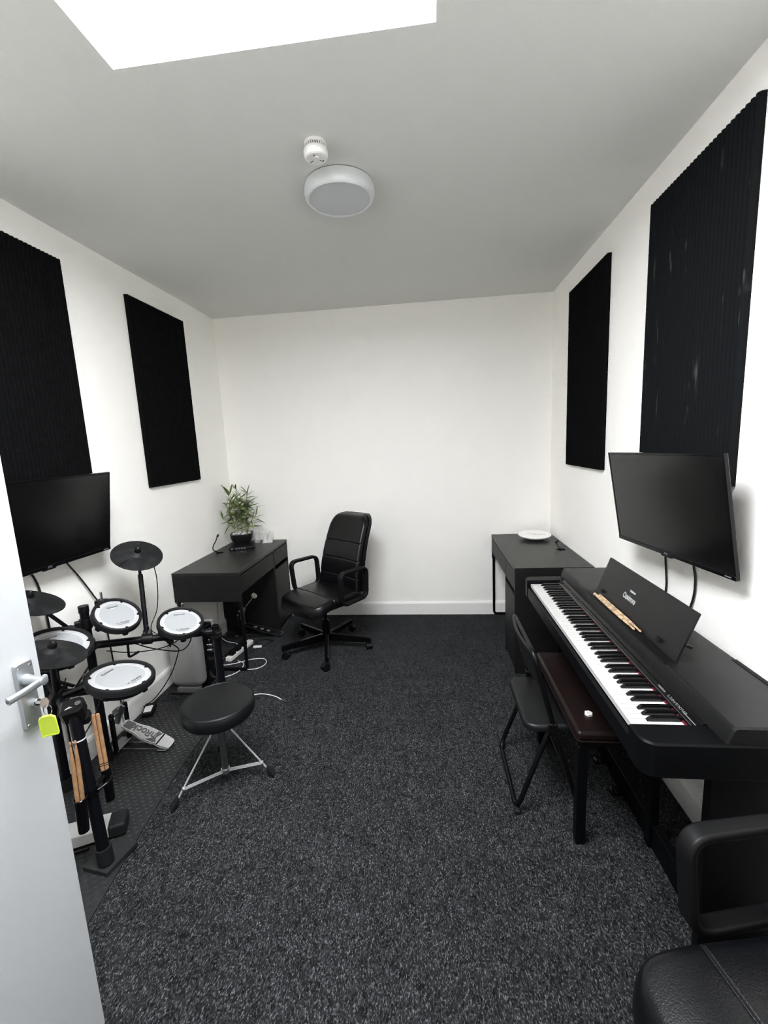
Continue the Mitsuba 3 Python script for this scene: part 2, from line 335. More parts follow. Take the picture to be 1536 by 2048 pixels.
part(k, 'blade', xf(bx(-.0375, -.0352, 1.0275, 1.0345, .020, .034), DM), 'm_chrome', 30)
ring = smooth_path([(-.037 + .004 * math.sin(a), 1.0135 + .0135 * math.cos(a), .0485 + .0075 * math.sin(a)) for a in np.linspace(0, 2 * math.pi, 12, endpoint=False)], 4, True)
part(k, 'ring', xf(tube(ring, .0011, 6, True), DM), 'm_chrome', 60)
tagp = Polygon([(-.0165, -.0545), (.0165, -.0545), (.0175, -.053), (.0165, -.007), (.009, 0), (-.009, 0), (-.0165, -.007), (-.0175, -.053)]).buffer(-.001).buffer(.001)
tg = prism(tagp, .005, -.0025); ta = np.eye(4); ax = np.array([.55, 0, .83]); ax /= np.linalg.norm(ax)
ta[:3, 0] = ax; ta[:3, 1] = [-.10, .99, .06]; ta[:3, 1] -= ax * (ta[:3, 1] @ ax); ta[:3, 1] /= np.linalg.norm(ta[:3, 1]); ta[:3, 2] = np.cross(ta[:3, 0], ta[:3, 1]); ta[:3, 3] = [-.046, 1.004, .053]
part(k, 'tag', xf(tg, on_door(ta)), 'm_lime', 20, 'lime green plastic tag')
rim_ = tagp.difference(tagp.buffer(-.003)); part(k, 'tag_rim', xf(prism(rim_, .0062, -.0031), on_door(ta)), 'm_lime', 20)

# ---------------------------------------------------------------- ceiling fittings
k = thing('smoke_detector', 'small white round smoke detector on the ceiling', 'smoke detector')
dx, dy = -.396, 1.842
part(k, 'base', mv(lathe([(0, 0), (.043, 0), (.043, -.006), (.040, -.010), (0, -.010)], 36), dx, dy, H), 'm_white_plastic')
part(k, 'vent_cage', mv(lathe([(0, -.010), (.035, -.010), (.035, -.024), (0, -.024)], 30), dx, dy, H), 'm_slot')
fins = cat(*[xf(bx(.033, .0425, -.0016, .0016, -.024, -.009), rotm(a)) for a in range(0, 360, 12)])
part(k, 'vent_fins', mv(fins, dx, dy, H), 'm_white_plastic', False, kind='stuff')
part(k, 'cap', mv(lathe([(0, -.023), (.0445, -.023), (.0475, -.030), (.0470, -.042), (.043, -.051), (.037, -.0545), (0, -.0545)], 36), dx, dy, H), 'm_white_plastic')
part(k, 'button', mv(lathe([(0, -.0535), (.011, -.0535), (.010, -.0575), (0, -.0575)], 20), dx + .004, dy - .008, H), 'm_white_plastic')
for a in (35, 150, 265): part(k, 'slot', mv(xf(bx(.015, .030, -.0014, .0014, -.0557, -.054), rotm(a)), dx, dy, H), 'm_slot', False)
part(k, 'indicator', mv(lathe([(0, -.0535), (.003, -.0535), (.002, -.057), (0, -.057)], 10), dx + .026, dy + .012, H), 'm_slot')
k = thing('ceiling_light', 'round white bulkhead ceiling light, switched off', 'light')
lx, ly = -.360, 2.128
part(k, 'base', mv(lathe([(0, 0), (.150, 0), (.150, -.004), (0, -.004)], 48), lx, ly, H), 'm_slot')
part(k, 'rim', mv(lathe([(.136, -.061), (.137, -.006), (.152, -.004), (.156, -.017), (.158, -.035), (.156, -.050), (.151, -.059), (.145, -.064), (.139, -.0635), (.136, -.061)], 56), lx, ly, H), 'm_lamp_white', 40)
part(k, 'diffuser', mv(lathe([(0, -.04), (.1365, -.04), (.1365, -.059), (.10, -.064), (.05, -.0665), (0, -.0672)], 56), lx, ly, H), 'm_lamp_diffuser', 40)

# ---------------------------------------------------------------- acoustic panels
def acoustic(side, y0, y1, z0, z1, label, m='m_foam', fold=None):
    k = thing('acoustic_panel', label, 'acoustic panel', 'black acoustic panels on the side walls')
    n = round((y1 - y0) / .0225); pts = []; th = .0235
    for i in range(n):
        a = y0 + (y1 - y0) * i / n; b = y0 + (y1 - y0) * (i + 1) / n; w_ = b - a
        pts += [(a + w_ * .08, -.0165), (a + w_ * .24, -.0215), (a + w_ * .5, -th), (a + w_ * .76, -.0215), (b - w_ * .08, -.0165)]
    foam = prism([(y0, -.010)] + pts + [(y1, -.010)], z1 - z0, 0)
    bk = bx(y0, y1, -.010, 0, 0, z1 - z0)
    xw = XL + .0005 if side < 0 else XR - .0005
    M = np.eye(4); M[:3, 0] = [0, 1, 0]; M[:3, 1] = [side, 0, 0]; M[:3, 2] = [0, 0, 1]; M[:3, 3] = [xw, 0, z0]
    f = xf(foam, M); g = xf(bk, M)
    if side > 0: pass
    f.fix_normals(); g.fix_normals()
    part(k, 'ribbed_foam', f, m, 50); part(k, 'backing', g, m, False)
acoustic(-1, 1.53, 2.213, 1.39, 2.602, 'black ribbed acoustic panel behind the screen on the left wall')
acoustic(-1, 2.702, 3.341, 1.382, 2.594, 'black ribbed acoustic panel above the left desk, narrow in view')
acoustic(1, 2.731, 3.409, 1.382, 2.597, 'black ribbed acoustic panel on the right wall nearest the end wall')
acoustic(1, 1.605, 2.264, 1.400, 2.606, 'dusty black ribbed acoustic panel behind the screen on the right wall', 'm_foam_dusty')

# ---------------------------------------------------------------- wall screens
def screen(c, yaw, tilt, roll, side, label, wall_x):
    w_, h_ = .72, .425
    ax = np.array([math.cos(yaw), math.sin(yaw), 0]); n = np.array([-math.sin(yaw), math.cos(yaw), 0]); up = np.array([0, 0, 1.0]) * math.cos(tilt) + n * math.sin(tilt)
    a2 = ax * math.cos(roll) + up * math.sin(roll); u2 = -ax * math.sin(roll) + up * math.cos(roll); f = np.cross(a2, u2)   # f points out of the screen to the viewer
    M = np.eye(4); M[:3, 0] = a2; M[:3, 1] = u2; M[:3, 2] = f; M[:3, 3] = c
    k = thing('wall_screen', label, 'television', 'wall screens')
    part(k, 'bezel', xf(cat(bx(-w_ / 2, w_ / 2, h_ / 2 - .009, h_ / 2, -.012, .002, .0012), bx(-w_ / 2, w_ / 2, -h_ / 2, -h_ / 2 + .017, -.012, .0035, .0012),
         bx(-w_ / 2, -w_ / 2 + .009, -h_ / 2, h_ / 2, -.012, .002, .0012), bx(w_ / 2 - .009, w_ / 2, -h_ / 2, h_ / 2, -.012, .002, .0012)), M), 'm_gloss_black', 20)
    part(k, 'screen_glass', xf(bx(-w_ / 2 + .008, w_ / 2 - .008, -h_ / 2 + .016, h_ / 2 - .008, -.006, 0), M), 'm_screen', False)
    part(k, 'back_cover', xf(cat(bx(-w_ / 2 + .002, w_ / 2 - .002, -h_ / 2 + .002, h_ / 2 - .002, -.016, -.006, .003), bx(-.24, .24, -.17, .07, -.036, -.014, .01)), M), 'm_black_plastic', 20)
    part(k, 'sensor_housing', xf(bx(-.033, .033, -h_ / 2 - .007, -h_ / 2 + .003, -.008, .004, .002), M), 'm_gloss_black', 20)
    part(k, 'brand_lettering', xf(lettering('JVC', .009, np.eye(4), .0006, True), M @ trs(0, -h_ / 2 + .0085, .0034)), 'm_print_dim', False, 'small pale brand lettering')
    part(k, 'corner_sticker', xf(bx(w_ / 2 - .046, w_ / 2 - .018, -h_ / 2 + .006, -h_ / 2 + .0105, .003, .0039), M), 'm_print_dim', False)
    m0 = c - f * .030
    q0 = np.array([wall_x, m0[1], m0[2]]); s = 1 if side > 0 else -1
    part(k, 'wall_bracket', cat(bx(min(wall_x, wall_x - s * .008), max(wall_x, wall_x - s * .008), q0[1] - .06, q0[1] + .06, q0[2] - .08, q0[2] + .08, .002), cyl(q0 - [s * .004, 0, 0], m0, .022, 14)), 'm_black_metal', 30)
    return k
screen(np.array([.927, 1.827, 1.306]), -1.476, -.161, .018, 1, 'black flat wall screen tilted down over the piano', XR - .001)
screen(np.array([-1.739, 1.784, 1.308]), 1.496, -.165, .007, -1, 'black flat wall screen tilted down above the drum kit', XL + .001)
single('screen_cable', 'black cable hanging from the middle of the right screen', 'cable', cable([(1.020, 1.93, 1.11), (1.046, 1.996, 1.05), (1.048, 1.985, .96), (1.049, 1.984, .88), (1.045, 2.02, .60), (1.035, 2.12, .30), (1.035, 2.14, .004)], .0045), 'm_cable')
single('screen_cable', 'black cable hanging from the near half of the right screen', 'cable', cable([(1.02, 1.75, 1.12), (1.047, 1.79, 1.06), (1.048, 1.775, 1.0), (1.048, 1.79, .90), (1.046, 1.88, .72), (1.040, 2.05, .40), (1.035, 2.08, .004)], .0045), 'm_cable')
single('screen_cable', 'thick black cable running from the left screen down to a drum pad', 'cable', cable([(-1.80, 1.90, 1.13), (-1.835, 1.955, 1.075), (-1.842, 2.02, .985), (-1.838, 2.09, .855), (-1.835, 2.13, .76), (-1.836, 2.15, .5), (-1.834, 2.16, .2), (-1.80, 2.14, .016)], .0042), 'm_cable')
single('screen_cable', 'short black cable at the near end of the left screen', 'cable', cable([(-1.80, 1.70, 1.12), (-1.838, 1.755, 1.085), (-1.842, 1.785, 1.0), (-1.84, 1.80, .8), (-1.838, 1.80, .4), (-1.835, 1.80, .14), (-1.82, 1.80, .016)], .005), 'm_cable')
# ---------------------------------------------------------------- desks
def desk(M, label):
    k = thing('desk', label, 'desk', 'black-brown desks')
    D, L, Tz = .505, 1.05, .75
    P = lambda m: xf(m, M)
    hole_ = Point(.075, .585).buffer(.031, 24)
    top = Polygon([(0, 0), (D, 0), (D, L), (0, L)]).difference(hole_)
    part(k, 'desktop', P(prism(top, .020, Tz - .020)), 'm_desk', False)
    g = part(k, 'cable_grommet', P(mv(lathe([(.029, -.02), (.029, .0012), (.036, .0012), (.036, 0), (.031, 0), (.031, -.02), (.029, -.02)], 28), .075, .585, Tz)), 'm_black_plastic', 40)
    part(k, 'end_panel', P(bx(0, D - .002, 0, .016, .535, Tz - .0205, .001)), 'm_desk_front', False)
    part(k, 'back_rail', P(bx(.0, .014, .016, .69, .535, Tz - .0205)), 'm_desk_dark', False)
    part(k, 'drawer_tray', P(bx(.02, D - .02, .022, .68, .598, .612)), 'm_desk_dark', False)
    part(k, 'drawer', P(bx(D - .019, D - .002, .020, .680, .590, .7195, .0016)), 'm_desk_front', False)
    part(k, 'side_panel', P(bx(0, D - .002, .686, .701, 0.004, Tz - .0205, .001)), 'm_desk_front', False)
    part(k, 'side_panel', P(bx(0, D - .002, 1.034, 1.05, 0.004, Tz - .0205, .001)), 'm_desk_front', False)
    part(k, 'cabinet_body', P(cat(bx(.0, .012, .701, 1.034, .03, Tz - .021), bx(.012, D - .03, .701, 1.034, .03, .048), bx(.012, D - .05, .701, 1.034, .556, .566))), 'm_desk_dark', False)
    part(k, 'drawer', P(bx(D - .019, D - .002, .705, 1.030, .590, .7195, .0016)), 'm_desk_front', False)
    part(k, 'door', P(bx(D - .019, D - .002, .705, 1.030, .035, .553, .0016)), 'm_desk_front', False)
    leg = fillet([(.022, .014, .535), (.022, .014, .011), (D - .016, .014, .011), (D - .016, .014, .535)], .03, 6)
    part(k, 'leg_frame', P(sweep(leg, rrect(.02, .02, .004, 2), up=[0, 1.0, 0])), 'm_black_metal', 40)
    return k
desk(trs(-1.852, 2.82, 0), 'black-brown desk with its cabinet at the end wall, below the potted plant')
desk(trs(1.0515, 3.872, 0, 180), 'black-brown desk with a white clock on it, beside the piano')

# things on the left desk
k = thing('potted_plant', 'leafy green bamboo-like plant in a black tapered pot on the left desk', 'plant')
px, py, pz = -1.702, 3.70, .7505
def tap(z0, z1, w0, w1, r):   # tapered rounded-square shell
    return hull([(x * w / .1, y * w / .1, z) for z, w in ((z0, w0), ((z0 * .4 + z1 * .6), w0 * .18 + w1 * .82), (z1, w1)) for x, y in rrect(.2, .2, .2 * r, 5)])
outer = tap(0, .105, .052, .098, .22)
part(k, 'pot', xf(outer, trs(px, py, pz, 20)), 'm_pot', 40)
part(k, 'soil', xf(prism(Polygon(rrect(.168, .168, .036, 5)), .002, .1045), trs(px, py, pz, 20)), 'm_slot', False)
rng = random.Random(7)
pe = []
for i in range(70):
    a, r = rng.uniform(0, 6.283), .078 * math.sqrt(rng.random()); m = trimesh.creation.icosphere(subdivisions=1, radius=rng.uniform(.006, .011)); m.apply_scale([1, rng.uniform(.7, 1.2), .6]); pe.append(mv(m, px + r * math.cos(a), py + r * math.sin(a), pz + .108))
part(k, 'pebbles', cat(*pe), 'm_pebble', True, 'white decorative pebbles', 'stuff')
def leaf_mesh(L, W, droop):
    n = 7; V = []; F = []
    for i in range(n):
        t = i / (n - 1); w_ = W * math.sin(math.pi * min(1, t * .92 + .05)) ** .8 * (1 - t * .35); z = -droop * t * t
        V += [(-w_, L * t, z + w_ * .35), (0, L * t, z), (w_, L * t, z + w_ * .35)]
    for i in range(n - 1):
        a = i * 3; F += [(a, a + 1, a + 4), (a, a + 4, a + 3), (a + 1, a + 2, a + 5), (a + 1, a + 5, a + 4)]
    return trimesh.Trimesh(np.array(V), np.array(F), process=False)
leafs = [mikit.ply(leaf_mesh(L, W, dr_), 'm_leaf', True) for L, W, dr_ in ((.128, .0084, .014), (.106, .0080, .024), (.090, .0074, .010), (.120, .0082, .036))]
stems = [(-.055, .0, -.13, .02, .36), (-.02, -.045, -.05, -.05, .47), (-.01, .03, -.03, .04, .50), (.02, -.02, .01, -.04, .40), (.045, .02, .07, .03, .44), (.05, -.03, .12, -.05, .33), (.0, .0, .02, .02, .43), (-.045, .03, -.11, .05, .44), (.02, .045, .06, .06, .46), (-.05, -.03, -.14, -.04, .25), (.06, .0, .15, .0, .27)]
nl = 0
for i, (a0, b0, a1, b1, hh) in enumerate(stems):
    P = smooth_path([(px + a0, py + b0, pz + .10), (px + a0 * .7 + a1 * .25, py + b0 * .7 + b1 * .25, pz + .10 + (hh - .10) * .5), (px + a1, py + b1, pz + hh)], 8)
    part(k, 'stem', tube(P, .0024, 6), 'm_stem', True)
    tip = P[-1]
    nn = 23 if i < 9 else 14
    for j in range(nn):
        t = .36 + .64 * (j + 1) / nn if j < nn - 3 else 1.0
        q = P[min(len(P) - 1, int(t * (len(P) - 1)))]
        a = rng.uniform(0, 360); e = rng.uniform(-30, 55) if t < 1 else rng.uniform(20, 80)
        s = rng.uniform(.8, 1.15)
        tipx = q + s * .10 * np.array([-math.sin(math.radians(a)) * math.cos(math.radians(e)), math.cos(math.radians(a)) * math.cos(math.radians(e)), math.sin(math.radians(e))])
        if tipx[0] < XL + .012 or tipx[1] > YB - .012: a += 180; 
        a = a % 360
        tipx = q + s * .11 * np.array([-math.sin(math.radians(a)), math.cos(math.radians(a)), 0]) * math.cos(math.radians(e))
        if tipx[0] < XL + .01 or tipx[1] > YB - .01: continue
        M = trs(*q) @ rotm(a) @ rotm(e, (1, 0, 0)) @ rotm(rng.uniform(-40, 40), (0, 1, 0)) @ np.diag([s, s, s, 1])
        add(k + '__leaf', {**leafs[rng.randrange(4)], 'to_world': mi.ScalarTransform4f(M)}, None)
k = thing('flat_device', 'slim black electronic box lying in front of the plant pot', 'electronic device')
DMx = trs(-1.640, 3.555, .7505, 20.5)
part(k, 'case', xf(bx(-.108, .108, -.085, .085, .004, .030, .010, 2), DMx), 'm_black_plastic', 40)
part(k, 'base', xf(bx(-.10, .10, -.078, .078, 0, .006), DMx), 'm_rubber', False)
for x in (-.082, -.045, -.022, .0, .022): part(k, 'socket', xf(bx(x - .007, x + .007, -.0862, -.083, .012, .022), DMx), 'm_dull_chrome', False)
k = thing('plastic_bottle', 'clear empty plastic bottle beside the plant pot', 'bottle')
bp_ = [(0, .003), (.022, 0), (.029, .006), (.030, .03), (.0285, .038), (.030, .046), (.0285, .056), (.030, .066), (.030, .10), (.027, .125), (.016, .150), (.0125, .158), (.0125, .172)]
part(k, 'body', mv(lathe(bp_, 28), -1.588, 3.762, .7505), 'm_clear', 40)
part(k, 'cap', mv(lathe([(0, .1725), (.0145, .1725), (.0145, .186), (.013, .188), (0, .188)], 20), -1.588, 3.762, .7505), 'm_white_plastic', 30)
k = thing('acrylic_holder', 'square clear acrylic holder with a leaf print on the left desk', 'holder')
AM = trs(-1.497, 3.785, .7505, 14)
for q in ((-.042, -.042, .042, -.042), (.042, -.042, .042, .042), (.042, .042, -.042, .042), (-.042, .042, -.042, -.042)):
    a, b = np.array([q[0], q[1], .002]), np.array([q[2], q[3], .002]); u = np.array([0, 0, .098])
    part(k, 'pane', xf(trimesh.Trimesh([a, b, b + u, a + u], [[0, 1, 2], [0, 2, 3]], process=False), AM), 'm_clear', False)
rimp = [(-.042, -.042, .1), (.042, -.042, .1), (.042, .042, .1), (-.042, .042, .1)]
part(k, 'rim', xf(sweep(np.array(rimp), rrect(.003, .003, .0008, 1), up=[0, 0, 1.0], closed=True), AM), 'm_white_plastic', 30)
part(k, 'base', xf(bx(-.043, .043, -.043, .043, 0, .0025), AM), 'm_white_plastic', False)
lp = Polygon([(0, -.028), (.006, -.012), (.008, .004), (.004, .020), (.001, .030), (-.003, .020), (-.006, .004), (-.004, -.012)])
part(k, 'leaf_print', xf(xf(prism(lp, .0004), frame((.004, -.0428, .055), (0, -1, 0), (.95, 0, -.25))), AM), 'm_leaf_print', False, 'grey leaf print')
part(k, 'inner_card', xf(bx(-.036, .036, .004, .006, .003, .080), AM), 'm_white_plastic', False)
single('desk_cable', 'short black cable curling up out of the left desk grommet', 'cable', cable([(-1.778, 3.40, .70), (-1.784, 3.395, .752), (-1.800, 3.345, .792), (-1.808, 3.375, .826), (-1.812, 3.425, .848), (-1.808, 3.452, .880)], .0045), 'm_cable')
single('cable_plug', 'black plug end at the tip of the curling cable on the left desk', 'plug', cyl((-1.809, 3.450, .877), (-1.802, 3.462, .897), .008, 14), 'm_cable')
# things on the right desk
k = thing('wall_clock', 'white round wall clock lying face up on the right desk', 'clock')
CM = trs(.872, 3.665, .7505) @ rotm(3.5, (1, 0, 0)) 
part(k, 'case', xf(lathe([(0, .008), (.075, .008), (.09, .014), (.128, .030), (.1325, .0345), (.133, .0385), (.1305, .041), (.126, .0385), (0, .0365)], 56), CM), 'm_clock', 40)
part(k, 'back_cover', xf(lathe([(0, .004), (.05, .004), (.05, .010), (0, .010)], 30), CM), 'm_clock', 30)
part(k, 'hour_hand', xf(bx(-.004, .004, -.012, .06, .039, .0404), CM @ rotm(62)), 'm_print', False)
part(k, 'minute_hand', xf(bx(-.003, .003, -.014, .085, .0406, .042), CM @ rotm(-108)), 'm_print', False)
part(k, 'hand_hub', xf(lathe([(0, .038), (.007, .038), (.007, .0435), (0, .0435)], 16), CM), 'm_print', 30)
k = thing('desk_cable', 'black cable with a plug poking out of the right desk grommet', 'cable')
part(k, 'cord', cable([(.985, 3.285, .70), (.978, 3.280, .752), (.958, 3.305, .775), (.952, 3.33, .795)], .004), 'm_cable')
part(k, 'plug', cyl((.950, 3.328, .795), (.972, 3.345, .805), .0085, 14), 'm_cable')
single('floor_cable', 'black cable looping on the carpet under the right desk', 'cable', cable([(.93, 3.55, .005), (.80, 3.70, .005), (.70, 3.62, .005), (.64, 3.47, .005), (.70, 3.33, .005), (.88, 3.30, .005)], .004), 'm_cable')

# under the left desk
k = thing('power_strip', 'white power strip with black plugs on the carpet under the left desk', 'power strip')
SM = frame((-1.545, 3.115, .0005), (0, 0, 1), (.16, .987, 0))
part(k, 'case', xf(bx(-.160, .160, -.025, .025, 0, .034, .007, 2), SM), 'm_white_plastic', 40)
for x in (-.118, -.062, -.006, .050, .106): part(k, 'socket_face', xf(bx(x - .021, x + .021, -.02, .02, .0335, .0345), SM), 'm_white_plastic', False)
for x, c in ((-.105, 0), (-.03, 0), (.048, 0)):
    q = thing('power_plug', ['black plug at the near end of the white power strip', 'black plug in the middle of the white power strip', 'black plug at the far end of the white power strip'][[-.105, -.03, .048].index(x)], 'plug', 'plugs in the power strip')
    part(q, 'body', xf(hull([(x + a * s, b * s2, z) for a in (-.024, .024) for b in (-.021, .021) for z, s, s2 in ((.0347, 1, 1), (.055, 1, 1), (.072, .6, .6))]), SM), 'm_black_plastic', 30)
    part(q, 'cord', xf(cable([(x + .02, .010, .055), (x + .03, .04, .045), (x + .015, .09, .006), (x - .04, .15, .005)], .0035), SM), 'm_cable')
single('white_cable', 'pale looped cable lying on the carpet by the left desk leg', 'cable', cable([(-1.70, 2.93, .004), (-1.60, 2.90, .004), (-1.50, 2.93, .004), (-1.40, 2.99, .006), (-1.30, 3.00, .004), (-1.262, 2.93, .004), (-1.30, 2.86, .004), (-1.40, 2.84, .004), (-1.50, 2.86, .006), (-1.58, 2.84, .004), (-1.62, 2.78, .004), (-1.58, 2.72, .004), (-1.48, 2.74, .006), (-1.42, 2.82, .006), (-1.43, 2.92, .008), (-1.50, 2.97, .004)], .0033), 'm_white_cable')
single('white_cable', 'pale cable end lying across the carpet beside the drum stool', 'cable', cable([(-1.52, 2.62, .004), (-1.40, 2.50, .004), (-1.25, 2.50, .004), (-1.15, 2.535, .004), (-1.05, 2.515, .004), (-.975, 2.47, .004)], .0033), 'm_white_cable')
single('cable_jack', 'dark jack at the end of the pale cable on the carpet', 'plug', cyl((-.977, 2.471, .006), (-.945, 2.449, .006), .0055, 12), 'm_dull_chrome')
single('usb_plug', 'small white plug lying on the carpet beside the left desk leg', 'plug', xf(bx(-.035, .035, -.011, .011, .001, .018, .004, 1), trs(-1.43, 3.19, 0, 8)), 'm_white_plastic')
single('black_cable', 'thin black cable looping on the carpet under the left desk', 'cable', cable([(-1.40, 3.20, .004), (-1.37, 3.27, .004), (-1.34, 3.31, .004), (-1.40, 3.33, .004), (-1.47, 3.32, .004), (-1.48, 3.27, .004), (-1.44, 3.25, .004)], .003), 'm_cable')
single('black_cable', 'tangled black cable on the carpet behind the speaker tower', 'cable', cable([(-1.78, 2.80, .004), (-1.72, 2.95, .004), (-1.62, 2.98, .004), (-1.66, 3.10, .004), (-1.74, 3.05, .006), (-1.70, 2.88, .004), (-1.60, 2.82, .004)], .0035), 'm_cable')
single('white_cable', 'pale cable dropping beside the left desk cabinet to the carpet', 'cable', cable([(-1.835, 3.40, .50), (-1.833, 3.39, .25), (-1.825, 3.35, .05), (-1.75, 3.30, .005), (-1.66, 3.27, .004), (-1.60, 3.22, .004)], .0033), 'm_white_cable')

k = thing('speaker_tower', 'silver and black speaker tower standing behind the drum pads', 'speaker')
W0, W1, Y0, Y1 = -1.765, -1.535, 2.52, 2.73
part(k, 'silver_shell', cat(bx(W0, W1, Y0, Y0 + .10, .045, .455, .05, 3)), 'm_silver', 40)
part(k, 'body', bx(W0 + .012, W1 + .006, Y0 + .075, Y1 - .022, .02, .440, .012, 2), 'm_gloss_black', 40)
part(k, 'rear_plate', bx(W0 + .01, W1 + .012, Y1 - .022, Y1, .015, .448, .004), 'm_silver', 30)
part(k, 'base_plate', bx(W0 - .01, W1 + .01, Y0 - .005, Y1, .003, .020, .005), 'm_dark_plastic', 30)
part(k, 'port_slot', bx(W0 + .05, W1 - .03, Y0 - .003, Y0 + .04, .020, .047), 'm_slot', False)
for z, r in ((.375, .006), (.352, .006), (.325, .008), (.288, .0135), (.250, .014)):
    part(k, 'knob', cyl((W1 + .005, Y0 + .135, z), (W1 + (.022 if r > .01 else .010), Y0 + .135, z), r, 20), 'm_chrome', 30)
part(k, 'control_lettering', bx(W1 + .0055, W1 + .0068, Y0 + .115, Y0 + .155, .398, .404), 'm_print', False)

# ---------------------------------------------------------------- bass drum pedals
def kick_pedal(M, label, text, m_board, tilt, q):
    k = thing('kick_pedal', label, 'drum pedal', 'bass drum pedals')
    P = lambda m: xf(m, M)      # local: heel at x=0, toe towards -x, board rising by tilt, q = length factor
    c, sn = math.cos(math.radians(tilt)), math.sin(math.radians(tilt))
    tx_ = -.335 * q * c; ph = max(.235, .335 * q * sn + .085); px_ = tx_ - .012
    part(k, 'base_frame', P(cat(bx(px_ - .02, -.02, -.030, -.024, .004, .010), bx(px_ - .02, -.02, .024, .030, .004, .010), bx(px_ - .05, px_ + .012, -.060, .060, .004, .022, .004), bx(-.05, .0, -.04, .04, .004, .012, .003))), 'm_dull_chrome', 20)
    pts = [(.0, -.036), (.012, -.028), (.014, 0), (.012, .028), (0, .036), (-.06, .044), (-.085, .040), (-.10, .046), (-.18, .047), (-.23, .036), (-.32, .030), (-.33, .018), (-.33, -.018), (-.32, -.030), (-.23, -.036), (-.18, -.047), (-.10, -.046), (-.085, -.040), (-.06, -.044)]
    sc = lambda pp: Polygon([(x * q, y) for x, y in pp]); outline = sc(pts)
    BM = M @ rotm(tilt, (0, 1, 0), (0, 0, .012))
    part(k, 'footboard', xf(prism(outline, .008, .014), BM), m_board, 20)
    part(k, 'board_edge', xf(prism(outline.difference(outline.buffer(-.0045)), .0035, .0215), BM), 'm_chrome' if text else 'm_dull_chrome', 20)
    part(k, 'heel_hinge', xf(bx(-.074 * q, -.066 * q, -.043, .043, .0215, .0255, .001), BM), 'm_black_plastic', 20)
    if text:
        part(k, 'dark_inlay', xf(prism(sc([(-.080, -.036), (-.105, -.040), (-.150, -.040), (-.105, .0), (-.115, .040), (-.105, .040), (-.080, .036), (-.10, 0)]), .0012, .0222), BM), 'm_print_dark', False)
        part(k, 'dark_inlay', xf(prism(sc([(-.265, -.028), (-.318, -.022), (-.318, .024), (-.262, .030)]), .0012, .0222), BM), 'm_print_dark', False)
        part(k, 'lettering', xf(lettering(text, .042, np.eye(4), .0014, True, .80), BM @ frame((-.182 * q, .003, .0226), (0, 0, 1), (-1, 0, 0))), 'm_print_dark', False, 'dark block lettering')
    else:
        for x in (-.11, -.17, -.23): part(k, 'grip_hole', xf(prism(Point(x, 0).buffer(.017, 10), .001, .0222), BM), 'm_slot', False)
    for s in (-1, 1): part(k, 'upright_post', P(bx(px_ - .011, px_ + .011, s * .056 - .010, s * .056 + .010, .015, ph, .004)), 'm_black_metal', 20)
    part(k, 'axle', P(cyl((px_, -.068, ph - .022), (px_, .068, ph - .022), .008, 14)), 'm_dull_chrome', 30)
    part(k, 'cam', P(cyl((px_, -.012, ph - .025), (px_, .012, ph - .025), .028, 24)), 'm_dull_chrome', 30)
    z0 = .335 * q * sn + .02
    part(k, 'chain', P(cat(*[bx(px_ + .020, px_ + .028, -.006, .006, z, z + .009, .002) for z in np.linspace(z0, ph - .03, 7)])), 'm_chrome', 20)
    part(k, 'beater_arm', P(hull([(x, y, z) for x, z in ((px_ - .022, ph - .075), (px_ + .012, ph - .080), (px_ + .030, ph - .005), (px_ + .055, ph + .022), (px_ + .038, ph + .034)) for y in (-.024, -.014)])), 'm_dull_chrome', 20)
    d = np.array([.50, 0, .86]) if text else np.array([.66, 0, .75]); b0 = np.array([px_, 0, ph - .022]); b1 = b0 + d * (.150 if text else .20)
    part(k, 'beater_rod', P(cyl(b0 + d * .01, b1, .0035, 10)), 'm_chrome', 30)
    part(k, 'beater', P(xf(lathe([(0, -.024), (.014, -.022), (.021, -.008), (.021, .008), (.016, .022), (0, .026)], 20), frame(b1, np.cross(d, [0, 1, 0]), [0, 1, 0]))), 'm_beater' if not text else 'm_black_plastic', 40)
    return k
kick_pedal(trs(-1.460, 2.012, .0075, 2), 'silver drum pedal with dark block lettering below the kit', 'inRock', 'm_board', 27, .85)
kick_pedal(trs(-1.312, 3.405, .0, -3), 'black drum pedal with a pale beater stored under the left desk', None, 'm_black_plastic', 14.5, 1.0)

# ---------------------------------------------------------------- drum kit
RM = 'm_rack'
k = thing('drum_rack', 'black tubular rack that carries the electronic drum pads', 'drum rack', None)
rack = k
A = np.array([-1.742, 1.905]); Bp = np.array([-1.800, 1.705]); Cc = np.array([-1.222, 2.20])
D0, D1 = np.array([-1.307, 1.343, .0]), np.array([-1.366, 1.372, .66])
def post(a, b, r=.0205):
    q = part(k, 'post', cyl(a, b, r, 22), RM, 30); return q
def foot(a, d, r=.026): part(k, 'rubber_foot', cyl(np.array(a), np.array(a) + np.array(d) * .062, r, 22), 'm_rubber', 30)
post((A[0], A[1], .01), (A[0], A[1], .845)); part(k, 'end_cap', cyl((A[0], A[1], .835), (A[0], A[1], .868), .0235, 22), 'm_black_plastic', 30)
post((Bp[0], Bp[1], .01), (Bp[0], Bp[1], .72)); post((Cc[0], Cc[1], .01), (Cc[0], Cc[1], .625))
part(k, 'pipe_mouth', mv(lathe([(.0165, .60), (.0165, .634), (.0215, .634), (.0215, .60), (.0165, .60)], 22), Cc[0], Cc[1], 0), RM, 30)
dd_ = (D1 - D0) / np.linalg.norm(D1 - D0); post(D0 + dd_ * .05, D1, .0215)
foot((A[0], A[1], .007), (0, 0, 1)); foot((Bp[0], Bp[1], .007), (0, 0, 1)); foot((Cc[0], Cc[1], .002), (0, 0, 1)); foot(D0 + np.array([0, 0, .0285]), dd_, .028)
part(k, 'rail', cyl((A[0], A[1], .655), (Cc[0], Cc[1], .598), .019, 20), RM, 30)
